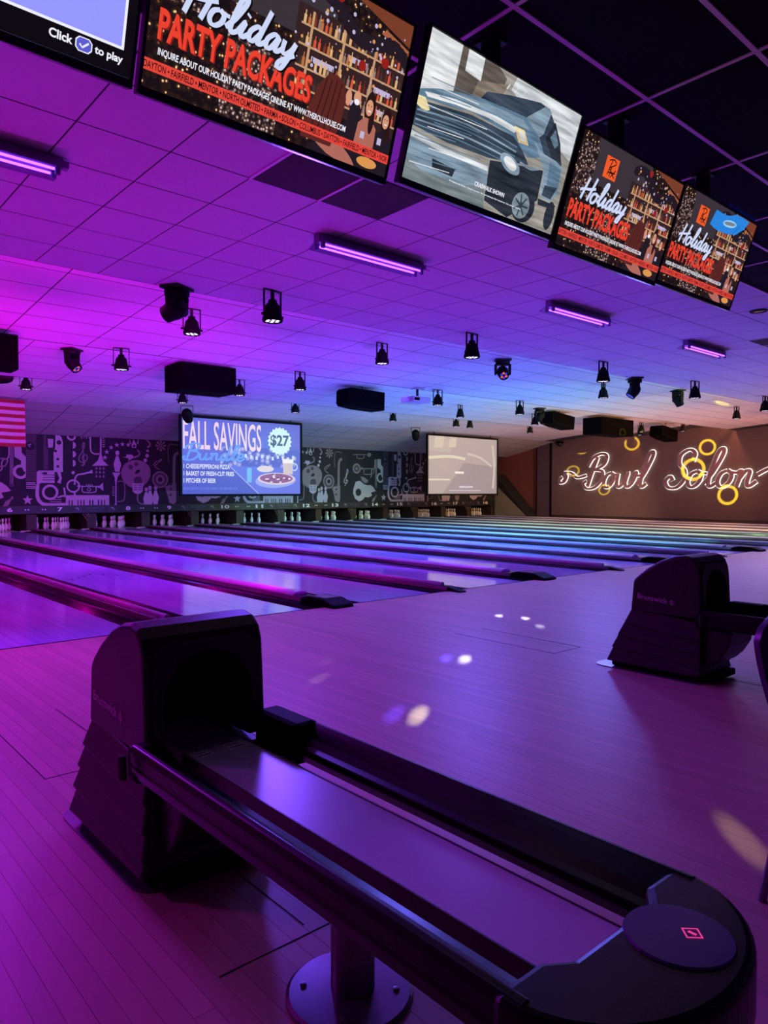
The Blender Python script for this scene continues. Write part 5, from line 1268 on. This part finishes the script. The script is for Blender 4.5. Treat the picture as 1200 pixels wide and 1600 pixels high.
def washed(pr, W, H):
    X = lambda u: u * W; Y = lambda v: v * H
    a = [E('wash%d' % i, c) for i, c in enumerate(((186, 172, 164), (204, 190, 172), (160, 142, 146), (216, 206, 182), (148, 136, 152)))]
    pr.poly(a[2], [(X(0.2), Y(0.0)), (X(1), Y(0)), (X(1), Y(0.5)), (X(0.5), Y(0.55))], 1); pr.poly(a[0], [(X(0.0), Y(0.75)), (X(0.3), Y(0.72)), (X(0.35), Y(1)), (X(0), Y(1))], 1)
    pr.poly(a[1], [(X(0.08), Y(0.8)), (X(0.2), Y(0.8)), (X(0.22), Y(1)), (X(0.1), Y(1))], 2); pr.poly(a[1], [(X(0.28), Y(0.82)), (X(0.38), Y(0.82)), (X(0.4), Y(1)), (X(0.3), Y(1))], 2)
    pr.rib(a[3], [(X(0), Y(0.62)), (X(0.3), Y(0.655)), (X(0.52), Y(0.62))], H * 0.05, 2); pr.rib(a[1], [(X(0.55), Y(0.72)), (X(0.75), Y(0.65)), (X(0.92), Y(0.5))], H * 0.04, 2); pr.rib(a[1], [(X(0.93), Y(0.9)), (X(0.96), Y(0.5)), (X(0.94), Y(0.1))], H * 0.05, 2)
    pr.rib(a[3], [(X(0), Y(0.245)), (X(0.3), Y(0.25))], H * 0.03, 2, False); pr.rect(E('wash_lamp', (236, 226, 212)), X(0.37), Y(0.355), X(0.50), Y(0.395), 3)
    pr.text(E_WHITE, 'CRABWALK SHOWN', X(0.43), Y(0.105), X(0.63), Y(0.14), 6, 0.03); pr.rect(E('wash_fine', (214, 200, 204)), X(0.29), Y(0.05), X(0.75), Y(0.062), 6)
projection_screen(9.40, 13.70, 1.03, 3.42, fall, 'blue Fall Savings projection screen with pizza and the price 27 dollars', emit('fall_ground', (92, 94, 208), 1.0, True))
projection_screen(19.47, 23.66, 1.02, 3.40, washed, 'washed-out pale pinkish grey projection screen right of the mural', emit('wash_ground', (178, 160, 158), 1.0, True))

# ------------------------------------------------------------------ striped flag hanging at the left
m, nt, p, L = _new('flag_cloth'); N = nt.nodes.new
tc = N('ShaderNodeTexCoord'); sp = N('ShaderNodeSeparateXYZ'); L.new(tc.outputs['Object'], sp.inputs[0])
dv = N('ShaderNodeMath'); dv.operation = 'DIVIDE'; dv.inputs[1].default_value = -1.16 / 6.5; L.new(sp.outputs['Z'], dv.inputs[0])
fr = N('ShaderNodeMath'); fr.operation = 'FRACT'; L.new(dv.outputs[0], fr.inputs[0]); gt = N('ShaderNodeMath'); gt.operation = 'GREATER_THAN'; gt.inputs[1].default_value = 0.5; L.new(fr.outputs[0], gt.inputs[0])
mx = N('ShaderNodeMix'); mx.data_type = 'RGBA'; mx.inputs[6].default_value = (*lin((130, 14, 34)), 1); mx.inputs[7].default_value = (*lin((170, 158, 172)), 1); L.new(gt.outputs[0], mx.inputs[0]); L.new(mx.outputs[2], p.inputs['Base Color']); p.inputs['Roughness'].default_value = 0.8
flag = empty('striped_flag', (3.05, 19.5, 3.44))
fm = MB(); nx, nz = 40, 14
for s in (0, 1):
    for i in range(nx + 1):
        for j in range(nz + 1): fm.v.append((i / nx * 2.13, 0.035 * math.sin(i * 0.55 + j * 0.1) * (0.3 + j / nz) + s * 0.006, -j / nz * 1.16))
nv = (nx + 1) * (nz + 1)
for s in (0, 1):
    for i in range(nx):
        for j in range(nz):
            a = s * nv + i * (nz + 1) + j; q = (a, a + 1, a + nz + 2, a + nz + 1); fm.f.append(q if s else q[::-1]); fm.mi.append(0)
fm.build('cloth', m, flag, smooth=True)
M_NAVY = mat('flag_navy', (34, 40, 92), 0.8)
cn = MB(); 
pr = Print(lambda u, v, l: (u, -0.045 + 0.03 * math.sin(u * 6) - 0.001 * l, -v)); pr.rect(M_NAVY, 0.0, 0.0, 0.86, 0.62, 1)
for i in range(9):
    for j in range(6 - i % 2): pr.star(M_LABEL, 0.075 + (j + 0.5 * (i % 2)) * 0.14, 0.06 + i * 0.062, 0.026, 2)
pr.build('canton', flag)
MB().tube([(-0.05, 0.0, 0.012), (2.18, 0.0, 0.012)], 0.014, 8).build('pole', M_STEEL, flag)
tag(flag, 'red and white striped flag hanging at the left above the mural', 'flag')

# ------------------------------------------------------------------ halo-lit wall sign
M_FACE = mat('sign_face', (150, 116, 122), 0.5, vary=0.04); M_HALO = emit('sign_halo', (255, 246, 232), 1.6)
sign = empty('wall_sign', (XR - 0.02, 19.6, 1.35))
SIGN_N = [0]
def sign_word(word, y_left, size, xs, z0):
    x = 0.0
    for ch in word:
        st, adv = GLYPH[ch]
        face, halo = MB(), MB()
        for pts in st:
            SIGN_N[0] += 1; dz_ = 0.0025 * (SIGN_N[0] % 5)
            q = [(((x + a) * xs + 0.30 * b) * size, z0 + b * size) for a, b in pts]
            for mb, w, d0, d1, pen in ((face, 0.145, -0.10, -0.055, 0.4), (halo, 0.198, -0.045, -0.03, 0.28)):
                Lp, Rp = ribbon(q, w, True, pen); n = len(Lp)
                f = lambda p, d: (d - dz_, y_left - p[0], p[1])
                sl_ = [0.012 * i / n for i in range(n)]
                vs = [f(p, d0 - e) for p, e in zip(Lp, sl_)] + [f(p, d0 - e) for p, e in zip(Rp, sl_)] + [f(p, d1 - e) for p, e in zip(Lp, sl_)] + [f(p, d1 - e) for p, e in zip(Rp, sl_)]
                fs = []
                for i in range(n - 1):
                    fs += [(i, i + 1, n + i + 1, n + i), (2 * n + i, 3 * n + i, 3 * n + i + 1, 2 * n + i + 1), (i, 2 * n + i, 2 * n + i + 1, i + 1), (n + i, n + i + 1, 3 * n + i + 1, 3 * n + i)]
                fs += [(0, n, 3 * n, 2 * n), (n - 1, 3 * n - 1, 4 * n - 1, 2 * n - 1)]
                mb.add(vs, fs)
        if face.v:
            lo = face.build('letter', M_FACE, sign); halo.build('halo', M_HALO, lo)
        x += adv
GLYPH['~'] = ([[(0.0, .10), (-.10, .0), (-.02, -.12), (.16, -.06), (.2, .14), (.06, .28), (.4, .26), (.75, .08), (1.15, .16)]], 1.0)
sign_word('~', -0.05, 1.15, 0.95, 0.36)
sign_word('Bowl', -1.30, 1.38, 0.86, 0.02)
sign_word('Solon', -5.05, 1.38, 0.96, 0.02)
GLYPH['^'] = ([[(0.0, .12), (.35, .30), (.8, .14), (1.2, .22), (1.3, .4), (1.1, .45), (1.05, .3)]], 1.0)
sign_word('^', -8.55, 1.3, 1.0, 0.30)
tag(sign, 'halo-lit script sign reading Bowl Solon on the right wall', 'sign')
# dome camera high on the right wall
r = empty('dome_camera', (27.72, 19.55, 3.42))
MB().box(-0.12, -0.12, -0.06, 0.12, 0.12, 0.04).build('housing', M_BLACK, r, bevel=0.01); MB().lathe([(0.0, -0.20), (0.07, -0.19), (0.12, -0.15), (0.14, -0.09), (0.13, -0.06)], seg=16).build('dome', M_LENS, r, smooth=True); MB().box(0.0, -0.05, -0.03, 0.279, 0.05, 0.02).build('wall_arm', M_BLACK, r)
tag(r, 'dark dome camera high on the right wall by the pilaster', 'camera')

# ------------------------------------------------------------------ moulded seat cut by the right edge
M_SEAT = mat('dark_purple_seat_plastic', (52, 34, 66), 0.35, vary=0.08)
ch = empty('moulded_chair', (2.262, 0.565, 0), (0, 0, math.radians(-25)))
bk = MB(); nx, nz = 14, 12
def back_pt(i, j, off):
    t = j / nz; z = 0.46 + 0.40 * t
    half = 0.17 + 0.075 * math.sin(min(1, t * 1.25) * PI / 2) - 0.13 * max(0, (t - 0.72) / 0.28) ** 2.2
    u = (i / nx * 2 - 1); x = u * half
    return (x, 0.20 + 0.05 * t - 0.07 * (u * u) + off, z)
for off in (0.0, 0.022):
    for i in range(nx + 1):
        for j in range(nz + 1): bk.v.append(back_pt(i, j, off))
nv = (nx + 1) * (nz + 1); q = lambda i, j, s: s * nv + i * (nz + 1) + j
for i in range(nx):
    for j in range(nz): bk.f += [(q(i, j, 0), q(i + 1, j, 0), q(i + 1, j + 1, 0), q(i, j + 1, 0)), (q(i, j, 1), q(i, j + 1, 1), q(i + 1, j + 1, 1), q(i + 1, j, 1))]; bk.mi += [0, 0]
for i in range(nx):
    for j, in ((0,), (nz,)): bk.f.append((q(i, j, 0), q(i, j, 1), q(i + 1, j, 1), q(i + 1, j, 0))); bk.mi.append(0)
for j in range(nz):
    for i in (0, nx): bk.f.append((q(i, j, 0), q(i, j + 1, 0), q(i, j + 1, 1), q(i, j, 1))); bk.mi.append(0)
bk.build('backrest', M_SEAT, ch, smooth=True)
sp_ = [(0.20 * math.cos(t) * (1.0 if abs(math.cos(t)) < 0.8 else 1.0), -0.02 + 0.22 * math.sin(t)) for t in [2 * PI * k / 28 for k in range(28)]]
MB().prism(sp_, 0.43, 0.46, 'z').build('seat', M_SEAT, ch, bevel=0.012)
for sx in (-1, 1):
    for sy in (-1, 1): MB().tube([(sx * 0.14, sy * 0.14, 0.435), (sx * 0.19, sy * 0.20, 0.0)], 0.012, 8).build('leg', M_STEEL, ch)
tag(ch, 'dark purple rounded seat back at the right edge of the view', 'chair')

# ------------------------------------------------------------------ show lighting from the fixtures, and added lamps
def wash_spot(x, y, tx, ty, col, en, deg=95): return spot('wash_beam', (x, y, ceil_z(y) - 0.62), (tx, ty, 0), col, en, deg, 0.9, 0.25)
# approach wash from the nearest par row, plus two unseen lamps added at the left
for x, c, en in ((-2.4, (0.62, 0.02, 0.9), 460), (1.0, (0.42, 0.02, 1.0), 460), (4.46, (0.17, 0.07, 1.0), 280), (7.80, (0.14, 0.12, 1.0), 320), (11.2, (0.17, 0.18, 1.0), 340), (14.6, (0.28, 0.26, 1.0), 360), (18.15, (0.5, 0.4, 0.9), 380), (21.6, (0.6, 0.4, 0.7), 300)):
    wash_spot(x, 7.0, x - 1.0, 3.2, c, en, 120)
# lane wash from the rows behind
LW_HUE = {4: (0.12, 0.05, 1.0), 8: (0.10, 0.07, 1.0), 11: (0.08, 0.35, 1.0), 14: (0.10, 0.75, 0.9), 18: (0.45, 0.95, 0.35), 21: (1.0, 0.8, 0.35), 24: (1.0, 0.7, 0.4)}
for x in (4.58, 8.03, 11.5, 14.76, 18.3, 21.85): wash_spot(x, 9.22, x, 10.5, LW_HUE[int(x)], 300 if x < 10 else 760, 120)
for x in (4.54, 8.02, 11.60, 14.77, 18.3): wash_spot(x, 11.62, x, 13.5, LW_HUE[int(x)], 300 if x < 10 else 760, 120)
for x in (8.07, 15.12, 18.54, 24.9): wash_spot(x, 14.0, x, 17.0, LW_HUE[int(x) if x != 15.12 else 14], 200 if x < 10 else 700, 120)
# pale light on the mural and soffit from the farthest row
for x in (4.49, 8.08, 11.43, 15.08, 18.63, 21.96): wash_spot(x, 16.8, x, 24.0, tuple(0.35 * h + 0.3 for h in hue(x)), 40, 150)
UP = [(-4, (0.9, 0, 0.7)), (1.0, (0.75, 0, 0.8)), (4.5, (0.40, 0, 1.0)), (8.0, (0.20, 0.0, 1.0)), (11.5, (0.18, 0.05, 1.0)), (15, (0.32, 0.16, 1.0)), (19, (0.6, 0.28, 0.6)), (28, (0.9, 0.4, 0.35))]
def up_hue(x):
    for (a, ca), (b, cb) in zip(UP, UP[1:]):
        if x <= b: return tuple(ca[i] + (cb[i] - ca[i]) * max(0, (x - a) / (b - a)) for i in range(3))
# coloured up-light added above the divider end boxes, unseen, to brighten the ceiling
for k in range(3, 18, 2):
    xc = (lane_left(k) + LW + lane_left(k + 1)) / 2
    spot('added_uplight', (xc, YF + 0.16, 0.13), (xc, YF + 1.2, 3.4), up_hue(xc), 90, 165, 0.6, 0.04)
    spot('added_uplight', (xc, YF + 0.16, 0.30), (xc, 16.5, 3.4), hue(xc), 1120 if xc < 9 else 860, 72, 0.9, 0.04)
# warm light on the right wall
for x, y, ty in ((24.9, 14.0, 17.0), (21.85, 9.22, 11.5)): wash_spot(x, y, 28, ty, (1.0, 0.55, 0.5), 20, 140)
# yellow ring gobos thrown on the right wall and yellow streaks on the ceiling by the two moving heads
YELLOW = (1.0, 0.93, 0.03)
for (ty, tz, r) in ((18.55, 3.15, 0.42), (16.1, 3.2, 0.36), (13.45, 2.05, 0.50), (17.4, 1.25, 0.30), (12.1, 1.05, 0.40), (12.9, 2.9, 0.34), (19.0, 2.1, 0.36)):
    src = Vector((17.45, 8.80, 3.16)); tg = Vector((28.0, ty, tz)); d = (tg - src).length; s = r * (10.5 / d) / d
    gobo(spot('gobo_beam', src, tg, YELLOW, 30000, 2 * math.degrees(math.atan(s * 1.3)), 0.05, 0.02), s * 0.72, s)
for src, tg in (((17.45, 8.55, 3.2), (20.6, 9.15, 3.66)), ((17.85, 13.3, 3.2), (21.5, 15.2, 3.5))):
    spot('streak_beam', src, tg, YELLOW, 2500, 4.0, 0.3, 0.02)
# small white, yellow and blue light dots thrown on the approach
WHITE, BLUE, CREAM = (0.9, 0.85, 0.8), (0.1, 0.05, 1.0), (1.0, 0.85, 0.4)
for tx, ty, c, e in ((2.63, 2.73, CREAM, 4200), (2.54, 2.82, BLUE, 6000), (2.68, 3.68, WHITE, 1600), (2.99, 4.02, WHITE, 700), (3.76, 3.43, WHITE, 1600), (3.68, 3.54, BLUE, 3000), (5.40, 4.17, WHITE, 1200), (5.32, 4.42, WHITE, 700), (5.18, 3.84, WHITE, 700), (3.65, 1.72, CREAM, 1500), (2.51, 1.02, CREAM, 4200), (2.24, 3.25, (1.0, 0.1, 0.4), 600), (1.42, 1.55, BLUE, 2500)):
    o = spot('dot_beam', (10.85, 8.95, 3.12), (tx, ty, 0), c, e, 1.0, 0.35, 0.02); gobo(o, -1.0, 0.0042)
